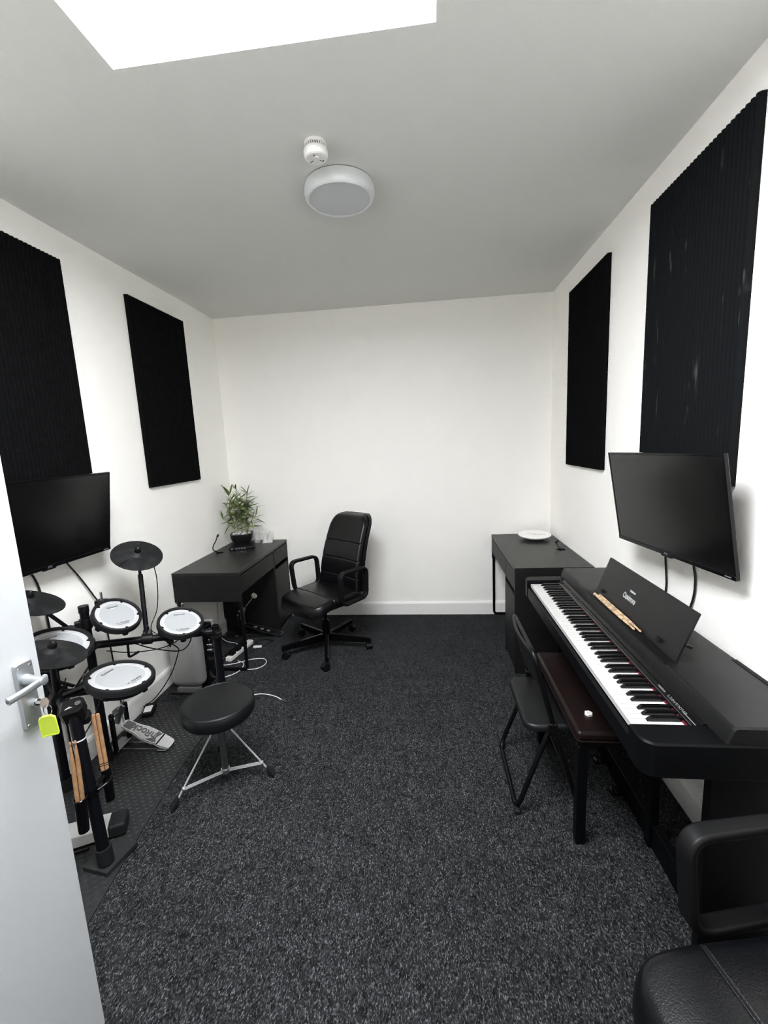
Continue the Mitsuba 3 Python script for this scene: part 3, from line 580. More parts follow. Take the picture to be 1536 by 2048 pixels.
part(k, 'rail', cyl((D1[0], D1[1], .60), (Bp[0], Bp[1], .60), .019, 20), RM, 30)
part(k, 'rail', cyl((Bp[0], Bp[1], .645), (A[0], A[1], .645), .017, 20), RM, 30)
def clamp(c, dirv=(0, 0, 1), wing=None, s=1.0):
    c = np.array(c); z = np.array(dirv, float); z /= np.linalg.norm(z); x = np.array([1.0, 0, 0]) if wing is None else np.array(wing, float)
    M = frame(c, z, x)
    body = part(k, 'clamp', xf(cat(lathe([(0, -.026), (.027, -.026), (.0285, -.02), (.0285, .02), (.027, .026), (0, .026)], 22), bx(.015, .046, -.017, .017, -.021, .021, .004)), M @ np.diag([s, s, s, 1])), 'm_black_plastic', 30)
    part(body, 'wing_nut', xf(cat(cyl((.044, 0, 0), (.062, 0, 0), .009, 14), hull([(.054, a * .030, b) for a in (-1, 1) for b in (-.004, .004)] + [(.066, a * .033, b) for a in (-1, 1) for b in (-.004, .004)] + [(.060, 0, b) for b in (-.007, .007)])), M @ np.diag([s, s, s, 1])), 'm_black_plastic', 30)
    return body
clamp((A[0], A[1], .66), (0, 0, 1), (.85, -.5, 0)); clamp((A[0], A[1], .775), (0, 0, 1), (-.6, -.8, 0)); clamp((Cc[0], Cc[1], .585), (0, 0, 1), (.75, -.65, 0)); clamp((Bp[0], Bp[1], .60), (0, 0, 1), (.6, -.8, 0))
clamp((-1.52, 2.035, .631), (.53, .295, -.057), (-.3, .5, .8)); clamp((-1.595, 1.54, .60), (.43, -.33, 0), (.4, .5, .75)); clamp((-1.425, 2.09, .62), (.53, .295, -.057), (.3, -.5, -.8), .8)
# joint block on the near post
JM = frame(D1 + np.array([-.010, .006, .0]), (.10, -.35, .93), (.86, .50, .1))
part(k, 'joint_block', xf(cat(bx(-.036, .040, -.036, .036, -.045, .028, .012, 1), bx(-.026, .044, -.026, .026, -.085, -.04, .01, 1)), JM), 'm_black_plastic', 25)
part(k, 'joint_bolt', xf(cat(cyl((.030, -.012, .027), (.030, -.012, .036), .010, 14), cyl((.030, -.012, .036), (.030, -.012, .040), .005, 6)), JM), 'm_dull_chrome', 30)
part(k, 'joint_lever', xf(hull([(-.02, .035, .03), (.05, .045, .03), (-.02, .045, .05), (.05, .055, .052), (-.02, .03, .05), (.05, .038, .052)]), JM), 'm_black_plastic', 30)
part(k, 'joint_emblem', xf(prism(Polygon([(-.014, -.022), (.012, -.018), (-.002, -.015), (.004, -.010)]), .0008, .028), JM), 'm_print', False)
part(k, 'collar_band', cyl(D1 - dd_ * .12, D1 - dd_ * .115, .0225, 22), 'm_print', 30)
# arms to pads and cymbals
part(k, 'pad_arm', cyl((-1.66, 1.575, .585), (-1.50, 1.665, .57), .019, 18), RM, 30)
part(k, 'pad_arm', tube(fillet([(A[0], A[1], .775), (-1.72, 1.93, .80), (-1.64, 1.95, .765)], .02), .008, 12), 'm_dull_chrome', 40)
part(k, 'pad_arm', tube(fillet([(Cc[0], Cc[1], .585), (-1.25, 2.15, .60), (-1.30, 2.08, .67)], .02), .012, 12), RM, 40)
part(k, 'pad_arm', tube(fillet([(Bp[0], Bp[1], .68), (-1.76, 1.69, .74), (-1.69, 1.67, .735)], .02), .008, 12), 'm_dull_chrome', 40)
part(k, 'cymbal_arm', cyl((-1.52, 2.035, .62), (-1.575, 2.125, .96), .0125, 16), RM, 30)
part(k, 'cymbal_rod', cyl((-1.572, 2.120, .94), (-1.582, 2.134, 1.072), .0075, 14), RM, 30)
part(k, 'cymbal_arm', cyl((A[0] - .005, A[1] - .02, .70), (-1.733, 1.640, .985), .0085, 14), RM, 30)
part(k, 'cymbal_arm', cyl((-1.595, 1.54, .60), (-1.592, 1.543, .80), .0125, 16), RM, 30)
part(k, 'hanging_hook', tube(fillet([(-1.60, 1.99, .63), (-1.60, 1.985, .55), (-1.55, 2.0, .575)], .012), .006, 10), RM, 40)
# stick holder on the near post
q0 = D0 + dd_ * .330
hb = part(k, 'stick_holder', cat(cyl(q0 - dd_ * .014, q0 + dd_ * .014, .028, 22), cyl(q0, q0 + np.array([.008, -.050, .004]), .010, 12), cyl(q0, q0 + np.array([-.006, .076, .0]), .010, 12), tube(smooth_path([q0 + np.array([.030, .0, .004]), q0 + np.array([.050, .040, .012]), q0 + np.array([.030, .082, .006])], 6), .007, 10)), 'm_gloss_black', 40)
HL = [(q0 + np.array([.009, -.060, .0]), np.array([.035, .01, 1.0])), (q0 + np.array([-.008, .090, .0]), np.array([-.06, .05, 1.0]))]
for c, dv in HL:
    dv = dv / np.linalg.norm(dv); M = frame(c, dv, (1, 0, 0))
    part(k, 'stick_tube', xf(lathe([(0, -.115), (.0175, -.115), (.0185, -.10), (.0195, .012), (.0225, .022), (.0195, .024), (.0165, .010), (.0160, -.10), (0, -.10)], 22), M), 'm_gloss_black', 35)
def stick(M, label, m='m_stick', tip_up=True, group=None, rings=False, L=.40):
    r = .0074
    pr = [(0, 0), (r * .7, 0), (r, .004), (r, L * .72), (r * .82, L * .82), (r * .45, L * .945), (r * .40, L * .955), (r * .62, L * .968), (r * .60, L * .985), (r * .3, L), (0, L)]
    s = lathe(pr, 14)
    if not tip_up: s = xf(s, rotm(180, (1, 0, 0), (0, 0, L / 2)))
    k2 = thing('drumstick', label, 'drumstick', group or 'wooden drumsticks')
    part(k2, 'shaft', xf(s, M), m, 40)
    if rings:
        for z in (.136, .144): part(k2, 'printed_band', xf(lathe([(r * .9, z), (r + .0002, z), (r + .0002, z + .003), (r * .9, z + .003), (r * .9, z)], 14), M), 'm_black_plastic', 30)
    return k2
for i, (c, dv) in enumerate(HL):
    dv = dv / np.linalg.norm(dv)
    for j, o in enumerate((-.0078, .0078)):
        x = np.array([.8, .6, 0]) if i == 0 else np.array([.9, .4, 0])
        M = frame(c - dv * (.098 if i == 0 else .099) + x * o, dv, x)
        stick(M, [['left drumstick of the tip-up pair in the holder beside the door', 'right drumstick of the tip-up pair in the holder beside the door'], ['left drumstick of the butt-up pair with a black band in the far holder', 'right drumstick of the butt-up pair with a black band in the far holder']][i][j], tip_up=(i == 0), rings=(i == 1), L=.355)

def drum_pad(c, n, down, rw, label, depth=.045, txt=True, arm=None):
    k2 = thing('drum_pad', label, 'drum pad', 'electronic drum pads')
    n = np.array([n[0], n[1], 1.0]); n /= np.linalg.norm(n); dn = np.array([down[0], down[1], 0]); M = frame(c, n, np.array([-down[1], down[0], 0]))
    ro = rw * 1.135
    part(k2, 'shell', xf(lathe([(0, -depth), (rw * .55, -depth), (rw * .92, -depth * .86), (rw * 1.03, -depth * .55), (rw * 1.05, -.008), (0, -.008)], 52), M), 'm_black_plastic', 40)
    part(k2, 'rubber_rim', xf(lathe([(rw * 1.0, -.010), (rw * .985, .004), (rw * 1.0, .0095), (rw * 1.05, .013), (rw * 1.105, .0105), (ro, .003), (ro * 1.0, -.018), (rw * 1.05, -.026), (rw * 1.0, -.010)], 64), M), 'm_rubber', 40)
    part(k2, 'head_collar', xf(lathe([(0, -.006), (rw, -.006), (rw, -.0005), (rw * .97, .0), (rw * .80, .0025), (rw * .79, .001), (0, .0)], 64), M), 'm_head_white', 40)
    part(k2, 'mesh_head', xf(lathe([(0, .0028), (rw * .60, .0030), (rw * .785, .0034), (rw * .795, .0015), (0, .001)], 64), M), 'm_head_mesh', 40, 'light grey mesh head')
    part(k2, 'head_ring', xf(lathe([(rw * .787, .0030), (rw * .793, .0042), (rw * .803, .0042), (rw * .808, .0026), (rw * .787, .0030)], 64), M), 'm_print', 40)
    for i in range(5):
        a = math.radians(72 * i + 54); e = np.array([math.cos(a), math.sin(a)])
        part(k2, 'tension_lug', xf(cat(mv(bx(-rw * .05, rw * .07, -.0065, .0065, .001, .0098, .002), 0), cyl((-rw * .055, 0, .002), (-rw * .055, 0, .005), .0045, 10)), M @ trs(e[0] * rw * .985, e[1] * rw * .985, 0, math.degrees(a))), 'm_black_plastic', 30)
        part(k2, 'shell_lug', xf(bx(-.010, .010, -.013, .013, -.040, -.012, .005), M @ trs(e[0] * rw * 1.02, e[1] * rw * 1.02, 0, math.degrees(a))), 'm_black_plastic', 30)
    if txt:
        s = rw / .10
        part(k2, 'brand_lettering', xf(lettering('Roland', .0095 * s, np.eye(4), .0005, True, 1.25), M @ trs(0, rw * .56, .0034)), 'm_print_dark', False)
        part(k2, 'series_lettering', xf(lettering('V-Drums', .0085 * s, np.eye(4), .0005, True, 1.2), M @ trs(0, -rw * .57, .0034)), 'm_print_dark', False)
        part(k2, 'rule_line', xf(bx(-rw * .24, rw * .24, -.0009, .0009, .0032, .0039), M @ trs(0, -rw * .67, 0)), 'm_print_dark', False)
        part(k2, 'model_lettering', xf(bx(-rw * .09, rw * .09, -.0010, .0010, .0030, .0038), M @ trs(0, rw * .47, 0)), 'm_print', False)
    if arm is not None:
        a = np.array(arm, float)
        part(k2, 'mount_bracket', cat(cyl(a, a + np.array([0, 0, .045]), .0065, 12)), 'm_chrome', 30)
        part(k2, 'mount_block', mv(bx(-.030, .030, -.024, .024, -.028, .006, .008), *a), 'm_black_plastic', 25)
    return k2
drum_pad((-1.420, 1.693, .611), (.196, .043), (.99, -.10), .125, 'large lower drum pad nearest the drum stool', .055, arm=(-1.553, 1.640, .606))
drum_pad((-1.675, 1.655, .776), (.305, -.102), (.90, -.42), .126, 'large drum pad half covered by the hi-hat pad', .055, arm=(-1.765, 1.60, .775))
drum_pad((-1.591, 1.937, .806), (.652, -.195), (.88, -.48), .100, 'round drum pad in the middle of the rack, below the left screen', arm=(-1.705, 1.985, .865))
drum_pad((-1.320, 2.038, .723), (.385, -.241), (.60, -.80), .100, 'drum pad at the far end of the rack, in front of the left desk', arm=(-1.375, 2.155, .735))
def cymbal_pad(c, n, r, label, rot=0):
    k2 = thing('cymbal_pad', label, 'cymbal pad', 'cymbal pads')
    n = np.array([n[0], n[1], 1.0]); M = frame(c, n, (math.cos(rot), math.sin(rot), 0))
    part(k2, 'disc', xf(lathe([(0, -.006), (r * .3, -.004), (r * .96, -.0115), (r, -.0095), (r, -.0065), (r * .985, -.005), (r * .34, .0045), (r * .27, .0075), (r * .20, .0165), (r * .12, .0195), (0, .0195)], 64), M), 'm_cymbal', 35)
    part(k2, 'edge_seam', xf(cat(*[bx(r * .34, r * .975, -.0007, .0007, -.0055, .0042) for _ in (0,)]), M @ rotm(-155) @ rotm(.0)), 'm_dark_plastic', False)
    part(k2, 'top_nut', xf(lathe([(0, .018), (.0155, .018), (.0165, .022), (.0165, .036), (.0145, .041), (0, .041)], 22), M), 'm_black_plastic', 30)
    part(k2, 'rod_tip', xf(lathe([(0, .040), (.0038, .040), (.0038, .045), (0, .0465)], 10), M), 'm_chrome', 40)
    return k2
cymbal_pad((-1.580, 2.131, 1.072), (.487, -.316), .125, 'black cymbal pad on the tall arm right of the left screen', 1.0)
cymbal_pad((-1.726, 1.612, 1.006), (.357, .134), .135, 'black cymbal pad half hidden behind the open door, under the left screen', .6)
cymbal_pad((-1.591, 1.543, .808), (.317, .142), .132, 'black hi-hat cymbal pad beside the door handle', .4)
G = 'm_cable'
single('drum_cable', 'thin black cable hanging from the tall cymbal pad', 'cable', cable([(-1.54, 2.19, 1.02), (-1.535, 2.20, .90), (-1.535, 2.17, .75), (-1.545, 2.11, .66), (-1.50, 2.10, .62)], .0026), G)
single('drum_cable', 'black cable drooping under the far drum pads to the floor', 'cable', cable([(-1.47, 2.09, .60), (-1.44, 2.16, .52), (-1.52, 2.28, .42), (-1.62, 2.33, .25), (-1.74, 2.335, .10), (-1.815, 2.31, .045)], .0032), G)
single('drum_cable', 'black cable looping along the rear rail of the drum rack', 'cable', cable([(-1.70, 1.96, .60), (-1.62, 2.02, .56), (-1.50, 2.08, .55), (-1.42, 2.13, .57), (-1.40, 2.12, .62), (-1.47, 2.09, .64)], .003), G)
single('drum_cable', 'black cable bowing from the rear post across the wall', 'cable', cable([(-1.62, 2.05, .60), (-1.56, 2.14, .52), (-1.47, 2.24, .46), (-1.42, 2.27, .52), (-1.42, 2.20, .60)], .0035), G)
single('drum_cable', 'thick black cable from the rear post to the hi-hat pad', 'cable', cable([(-1.762, 1.93, .56), (-1.74, 1.80, .51), (-1.66, 1.64, .52), (-1.63, 1.58, .60)], .005), G)
single('drum_cable', 'thin straight black cable below the hi-hat pad', 'cable', cable([(-1.66, 1.66, .62), (-1.645, 1.60, .56), (-1.62, 1.52, .44), (-1.62, 1.46, .36)], .0028), G)
single('drum_cable', 'black cable curving from the lower drum pad to the near post', 'cable', cable([(-1.47, 1.62, .545), (-1.48, 1.58, .48), (-1.52, 1.54, .40), (-1.50, 1.48, .36), (-1.42, 1.41, .40)], .003), G)
single('drum_cable', 'black cable along the floor beside the rubber mat', 'cable', cable([(-1.79, 2.26, .02), (-1.80, 2.10, .012), (-1.76, 1.99, .012), (-1.70, 1.93, .03)], .003), G)
k = thing('power_adapter', 'small black adapter with a white label on the floor by the left wall', 'power adapter')
PM = trs(-1.786, 2.318, .0005, 22)
part(k, 'case', xf(bx(-.032, .032, -.060, .060, 0, .036, .006, 1), PM), 'm_black_plastic', 25)
part(k, 'label', xf(bx(-.022, .022, -.048, .020, .0358, .0366), PM), 'm_print_white', False, 'white printed label')
# hi-hat pedal
k = thing('hi_hat_pedal', 'silver box-shaped hi-hat pedal behind the door', 'drum pedal')
HM = frame((-1.345, 1.520, .0065), (0, 0, 1), (.889, .458, 0))
part(k, 'silver_body', xf(hull([(x, y, z) for x, zt in ((-.36, .075), (-.065, .060)) for y, dz in ((-.040, .004), (.040, .004), (-.044, .0), (.044, 0)) for z in (.014 , zt - (0 if abs(y) < .042 else .005))]), HM), 'm_board', 15)
part(k, 'heel_cap', xf(bx(-.066, .0, -.047, .047, .004, .060, .012, 2), HM), 'm_rubber', 35)
part(k, 'underside', xf(bx(-.35, -.02, -.038, .038, .0005, .014, .003), HM), 'm_black_plastic', False)
part(k, 'side_bracket', xf(bx(-.115, -.075, -.0455, -.043, .004, .022), HM), 'm_chrome', False)
single('floor_bar', 'thin black bar lying on the mat in front of the hi-hat pedal', 'bar', xf(bx(-.30, -.13, -.072, -.060, .0068, .020, .003), HM), 'm_black_metal', 20)
# rubber mat and foot pad
edge = [(-1.185, .93), (-1.224, 1.154), (-1.268, 1.47), (-1.306, 1.787), (-1.316, 2.02), (-1.322, 2.255), (-1.345, 2.43), (-1.80, 2.425), (-1.825, 2.40), (-1.825, .93)]
mp = Polygon(edge)
k = thing('floor_mat', 'dark grey rubber tread mat under the drum kit', 'mat')
part(k, 'sheet', prism(mp, .0055, .0004), 'm_mat', False)
tr = []; inner = mp.buffer(-.012)
unit = hull([(-.011, 0, 0), (.011, 0, 0), (0, .0028, 0), (0, -.0028, 0), (-.006, 0, .0015), (.006, 0, .0015), (0, .0010, .0017), (0, -.0010, .0017)])
V0, F0 = np.array(unit.vertices), np.array(unit.faces); VV, FF = [], []; cnt = 0
for i, y in enumerate(np.arange(.95, 2.42, .0195)):
    for j, x in enumerate(np.arange(-1.82, -1.19, .0195)):
        if not inner.contains(Point(x, y)): continue
        a = math.radians(25 if (i + j) % 2 else 115); R_ = np.array([[math.cos(a), -math.sin(a), 0], [math.sin(a), math.cos(a), 0], [0, 0, 1]])
        VV.append(V0 @ R_.T + [x, y, .0058]); FF.append(F0 + cnt * len(V0)); cnt += 1
part(k, 'tread_pattern', trimesh.Trimesh(np.vstack(VV), np.vstack(FF), process=False), 'm_tread', False, kind='stuff')
padp = Polygon([(-1.243, 1.437), (-1.272, 1.300), (-1.388, 1.318), (-1.395, 1.40), (-1.31, 1.445)])
single('foot_pad', 'dark rubber pad under the near foot of the drum rack', 'rubber pad', prism(padp, .016, .0082), 'm_mat', False)
# drum stool
k = thing('drum_stool', 'round black drum stool on chrome folding tripod legs', 'stool')
tx, ty = -1.026, 1.792
part(k, 'seat', mv(lathe([(0, .365), (.145, .365), (.158, .370), (.1655, .382), (.168, .405), (.166, .424), (.159, .434), (.148, .439), (.08, .4415), (0, .442)], 72), tx, ty, 0), 'm_vinyl', 40)
part(k, 'seat_piping', mv(lathe([(.1585, .4335), (.1625, .4365), (.1652, .4325), (.1625, .4285), (.1585, .4335)], 72), tx, ty, 0), 'm_vinyl', 60)
part(k, 'seat_clamp', mv(cat(bx(-.05, .05, -.02, .02, .345, .366, .003), bx(-.026, .026, -.026, .026, .31, .35, .005)), tx, ty, 0), 'm_dull_chrome', 20)
part(k, 'clamp_screw', xf(cat(cyl((0, -.026, .33), (0, -.042, .33), .008, 8)), trs(tx, ty, 0)), 'm_black_plastic', 30)
part(k, 'post', cyl((tx, ty, .055), (tx, ty, .33), .0165, 22), 'm_dull_chrome', 30)
part(k, 'lower_collar', cyl((tx, ty, .058), (tx, ty, .078), .021, 18), 'm_chrome', 30)
for ft in ((-.808, 1.847), (-1.204, 1.615), (-1.152, 2.000)):
    fx, fy = ft; u = np.array([fx - tx, fy - ty, 0]); L = np.linalg.norm(u); u /= L; s = np.cross([0, 0, 1], u)
    o = np.array([tx, ty, 0])
    tp, ftp = o + u * .022 + np.array([0, 0, .315]), o + u * (L - .012) + np.array([0, 0, .018])
    def strip(a, b, w_, t_):
        d_ = (b - a) / np.linalg.norm(b - a); nn = np.cross(d_, s); return hull([p + s * i * w_ + nn * j * t_ for p in (a, b) for i in (-.5, .5) for j in (-.5, .5)])
    lg = part(k, 'leg', strip(tp, ftp, .0052, .0058), 'm_zinc', 20)
    br = tp + (ftp - tp) * .80
    part(k, 'brace', cat(strip(o + u * .018 + s * .006 + [0, 0, .066], br + s * .006, .0025, .008), strip(o + u * .018 - s * .006 + [0, 0, .066], br - s * .006, .0022, .0062)), 'm_zinc', 20)
    part(lg, 'rivet', cat(cyl(br - s * .011, br + s * .011, .0045, 10)), 'm_chrome', 30)
    dv = (ftp - tp) / np.linalg.norm(ftp - tp)
    e0, e1 = ftp - dv * .035, ftp + dv * .028; e1[2] = .009
    part(lg, 'rubber_foot', hull([p + s * i * w_ + np.array([0, 0, z]) for p, w_, zz in ((e0, .012, .007), (e1, .021, .006)) for i in (-1, 1) for z in (-zz, zz)]), 'm_rubber', 20)
# ---------------------------------------------------------------- swivel chairs
def swivel_chair(M, label, star0):
    k = thing('swivel_chair', label, 'office chair', 'black leather swivel chairs')
    P = lambda m: xf(m, M)      # local: front -y
    L = .485
    def hw(s):
        t = np.clip(s / .075, 0, 1); f_ = .245 - .075 * (1 - math.sqrt(max(0, 1 - (1 - t) ** 2))); b = np.clip((L - s) / .06, 0, 1); return f_ - .03 * (1 - math.sqrt(max(0, 1 - (1 - b) ** 2))) - .010 * (s / L)
    def T(X, S):
        g = .0075 * np.exp(-((S - .170) / .0035) ** 2); crown = .008 * (1 - (X / .25) ** 2)
        wr = .0016 * np.sin(X * 34 + S * 21) * np.exp(-((S - .29) / .07) ** 2)
        return .050 + crown - g + wr
    def place(V):
        x, s, z = V[:, 0], V[:, 1], V[:, 2]
        drop = .042 * np.clip((.16 - s) / .16, 0, 1) ** 2 + .010 * np.clip(s / L, 0, 1)
        bow = .030 * (1 - (x / .25) ** 2) * np.clip(1 - s / .2, 0, 1)
        return np.c_[x, -.262 + s - bow, .436 + z - drop]
    part(k, 'seat_cushion', P(pad_surface(hw, L, T, 36, 64, .028, .030, place, .018, s_extra=np.linspace(.155, .185, 15))), 'm_leather', True)
    part(k, 'seat_pan', P(hull([(sx * w_, y, z) for sx in (-1, 1) for w_, y, z in ((.20, -.22, .395), (.215, .17, .398), (.15, -.19, .372), (.17, .15, .372))])), 'm_black_plastic', 20)
    part(k, 'mechanism', P(cat(bx(-.075, .075, -.10, .11, .345, .385, .01), bx(-.03, .05, -.21, -.10, .350, .375, .006))), 'm_black_metal', 20)
    part(k, 'tilt_lever', P(cyl((-.05, -.02, .36), (-.21, -.03, .355), .006, 10)), 'm_black_metal', 30)
    # backrest
    BL = .600
    def hb(s):
        r = .105; t = np.clip((BL - s) / r, 0, 1); base = .232 - .030 * (s / BL); b = np.clip(s / .03, 0, 1)
        return base - r * .80 * (1 - math.sqrt(max(0, 1 - (1 - t) ** 2))) - .02 * (1 - math.sqrt(max(0, 1 - (1 - b) ** 2)))
    seams = (.118, .250, .385)
    def TB(X, S):
        g = sum(.0085 * np.exp(-((S - q) / .0040) ** 2) for q in seams); puff = .006 * np.abs(np.sin(np.pi * np.searchsorted([0, *seams, BL], S) * 0 + 0)) 
        wr = .0013 * np.sin(X * 46 + S * 9) * np.exp(-((S - .36) / .09) ** 2)
        return .036 + .006 * (1 - (X / .23) ** 2) - g + wr + puff
    def placeb(off):
        def f(V):
            x, s, z = V[:, 0], V[:, 1], V[:, 2]
            y = .195 + .150 * (s / BL) + .030 * (s / BL) ** 2 - .030 * np.sin(np.pi * np.clip(s / BL, 0, 1)) + off; cup = -.022 * (x / .23) ** 2
            return np.c_[x, y + cup - z, .452 + s * .985]
        return f
    part(k, 'backrest_cushion', P(pad_surface(hb, BL, TB, 34, 70, .022, .022, placeb(.0), .004, s_extra=np.concatenate([np.linspace(q - .012, q + .012, 9) for q in seams]))), 'm_leather', True)
    part(k, 'backrest_shell', P(pad_surface(lambda s: hb(s) + .004, BL, lambda X, S: 0 * X + .002, 24, 40, .02, .02, placeb(.018), .030)), 'm_leather', 40)
    part(k, 'back_support', P(sweep(smooth_path([(0, .05, .372), (0, .20, .376), (0, .285, .43), (0, .315, .60)], 6), rrect(.010, .07, .004, 2), up=[1.0, 0, 0])), 'm_black_metal', 40)
    for sx in (-1, 1):
        lp = fillet([(sx * .284, -.066, .436), (sx * .298, -.080, .682), (sx * .298, .186, .678), (sx * .284, .186, .442)], .055, 8, True)
        part(k, 'armrest', P(sweep(lp, rrect(.024, .046, .009, 3), up=[1.0, 0, 0], closed=True)), 'm_black_plastic', 45)
    # column and star base
    part(k, 'gas_lift', P(cyl((0, 0, .23), (0, 0, .36), .0145, 20)), 'm_gloss_black', 30)
    part(k, 'column_sleeve', P(mv(lathe([(0, .06), (.030, .06), (.030, .205), (.026, .225), (.0265, .235), (.019, .245), (0, .245)], 28), 0, 0, 0)), 'm_gloss_black', 35)
    for i in range(5):
        a = star0 + 72 * i; R_ = M @ rotm(a)
        lg = part(k, 'base_leg', xf(hull([(x, sy * w_, z) for x, w_, z0, z1 in ((.02, .018, .068, .125), (.362, .0125, .066, .098)) for sy in (-1, 1) for z in (z0, z1)] + [(x, sy * w_ * .6, z1 + .004) for x, w_, z1 in ((.02, .018, .125), (.362, .0125, .098)) for sy in (-1, 1)]), R_), 'm_gloss_black', 20)
        ca = a * 2.3 + 40; CMx = R_ @ trs(.348, 0, 0, ca)
        cs = part(k, 'caster', xf(cat(cyl((.016, -.022, .0275), (.016, -.006, .0275), .027, 22), cyl((.016, .006, .0275), (.016, .022, .0275), .027, 22)), CMx), 'm_black_plastic', 30)
        part(cs, 'caster_hood', xf(cat(hull([(.016 + .030 * math.cos(t), y, .0275 + .030 * math.sin(t)) for t in np.linspace(.2, 2.9, 9) for y in (-.005, .005)]), cyl((-.004, 0, .04), (-.004, 0, .07), .006, 10)), CMx), 'm_dark_plastic', 30)
swivel_chair(trs(-.848, 3.195, .0005, -36.5), 'black leather swivel chair in front of the end wall', -149 + 36.5)
swivel_chair(trs(.702, .650, .0005, -78.5), 'black leather swivel chair in the near right corner, partly out of frame', 20)

# ---------------------------------------------------------------- piano
k = thing('digital_piano', 'black digital piano along the right wall with a music rest', 'piano')
PY0, PY1, KY0, KY1, PXF, PXB, KZ = 1.093, 2.535, 1.182, 2.457, .546, 1.000, .765
part(k, 'key_bed', bx(.552, .79, KY0, KY1, .686, .715, .003), 'm_piano', 20)
part(k, 'key_slip', bx(.5485, .5635, KY0, KY1, .686, .747, .003), 'm_piano', 20)
def cheek(y0, y1, near):
    yy = (y0, y1); r = .042; a = np.linspace(0, math.pi / 2, 8)
    if near: pts = [(PXB, y0)] + [(PXF + r - r * math.sin(t), y0 + r - r * math.cos(t)) for t in a] + [(PXF, y1), (PXB, y1)]
    else: pts = [(PXB, y0), (PXF, y0)] + [(PXF + r - r * math.cos(t), y1 - r + r * math.sin(t)) for t in a] + [(PXB, y1)]
    p = Polygon(pts); V = []
    for z, o in ((.685, -.002), (.688, 0), (.781, 0), (.786, -.005)):
        q = p.buffer(o) if o else p; V += [(x, y, z) for x, y in q.exterior.coords]
    return hull(V)
part(k, 'cheek_block', cheek(PY0, KY0 - .001, True), 'm_piano', 25)
part(k, 'cheek_block', cheek(KY1 + .001, PY1, False), 'm_piano', 25)
part(k, 'rear_case', cat(bx(.782, PXB, KY0, KY1, .686, .7865, .002), bx(.735, .79, KY0, KY1, .70, .782)), 'm_piano', 20)
lidp = [(.752, .7868), (.763, .8255), (.7665, .8325), (.773, .8355), (PXB + .003, .8355), (PXB + .003, .7868)]
V = []
for y, ins in ((PY0 + .004, .005), (PY0 + .009, 0), (PY1 - .009, 0), (PY1 - .004, .005)):
    V += [(x + (ins if x < .9 else 0), y, z - (ins if z > .8 else 0)) for x, z in lidp]
part(k, 'lid', hull(V), 'm_piano_top', 25)
part(k, 'lid_end_strip', bx(.990, PXB + .005, PY0 + .01, 1.455, .8355, .8372), 'm_piano', False)
fb = hull([(.716, y, z) for y in (KY0, KY1) for z in (.764, .7735)] + [(.757, y, z) for y in (KY0, KY1) for z in (.770, .7885)])
part(k, 'control_panel', fb, 'm_piano_gloss', 20)
CPM = frame((.736, 0, .7812), (-.015, 0, .041), (0, -1, 0))
CP = np.array([.041, 0, .015]) / np.linalg.norm([.041, 0, .015])
def on_cp(y, t): M = np.eye(4); M[:3, 0] = [0, -1, 0]; M[:3, 1] = CP; M[:3, 2] = [-CP[2], 0, CP[0]]; M[:3, 3] = np.array([.716, y, .7735]) + CP * t; return M
part(k, 'panel_line', xf(bx(-(KY1 - KY0) / 2 + .01, (KY1 - KY0) / 2 - .01, -.0009, .0009, 0, .0007), on_cp((KY0 + KY1) / 2, .0035)), 'm_dull_chrome', False)
part(k, 'panel_lettering', xf(lettering('YAMAHA', .0065, np.eye(4), .0003, True, 1.1), on_cp(1.372, .016)), 'm_print_dim', False)
part(k, 'panel_lettering', xf(lettering('Clavinova', .0105, np.eye(4), .0003, False, 1.5), on_cp(1.285, .017)), 'm_print_dim', False)
part(k, 'panel_rule', xf(bx(-.032, .032, -.0011, .0011, 0, .0007), on_cp(1.216, .013)), 'm_print_dim', False)
for i in range(9): part(k, 'panel_button', xf(bx(-.008, .008, -.0045, .0045, 0, .003, .0012), on_cp(2.42 - i * .030 - (.03 if i > 3 else 0), .019)), 'm_dark_plastic', 20)
part(k, 'volume_knob', xf(lathe([(0, 0), (.008, 0), (.007, .008), (0, .008)], 16), on_cp(2.442, .018)), 'm_dark_plastic', 30)
part(k, 'felt_strip', bx(.711, .7175, KY0, KY1, .759, .7685), 'm_felt', False, 'dark red felt strip')
# keys: bass at the far end
NW = 52; ww = (KY1 - KY0) / NW; bwid = .0125; cx0, cx1, cxb = .567, .713, .6175
names = ['A', 'B', 'C', 'D', 'E', 'F', 'G']
offs = {'C': -.0030, 'D': .0030, 'F': -.0040, 'G': 0.0, 'A': .0040}    # black key after each white, along pitch
kp = {}
def white_key(cl, cr):
    # pitch axis u (left to right), x depth; cut widths at left/right beyond cxb
    g = .0005; p = [(g, cx0), (ww - g, cx0), (ww - g, cxb - .002), (ww - g - cr, cxb - .002), (ww - g - cr, cx1), (g + cl, cx1), (g + cl, cxb - .002), (g, cxb - .002)]
    q = Polygon(p).buffer(0); m = prism(q, .019, KZ - .019)
    R_ = np.eye(4); R_[:3, 0] = [0, -1, 0]; R_[:3, 1] = [1, 0, 0]; R_[:3, 2] = [0, 0, 1]; m = xf(m, R_); m.fix_normals()
    lip = xf(prism(Polygon([(g, cx0 - .0015), (ww - g, cx0 - .0015), (ww - g, cx0 + .004), (g, cx0 + .004)]), .0022, KZ - .0024), R_); lip.fix_normals()
    return cat(m, lip)
bl = []
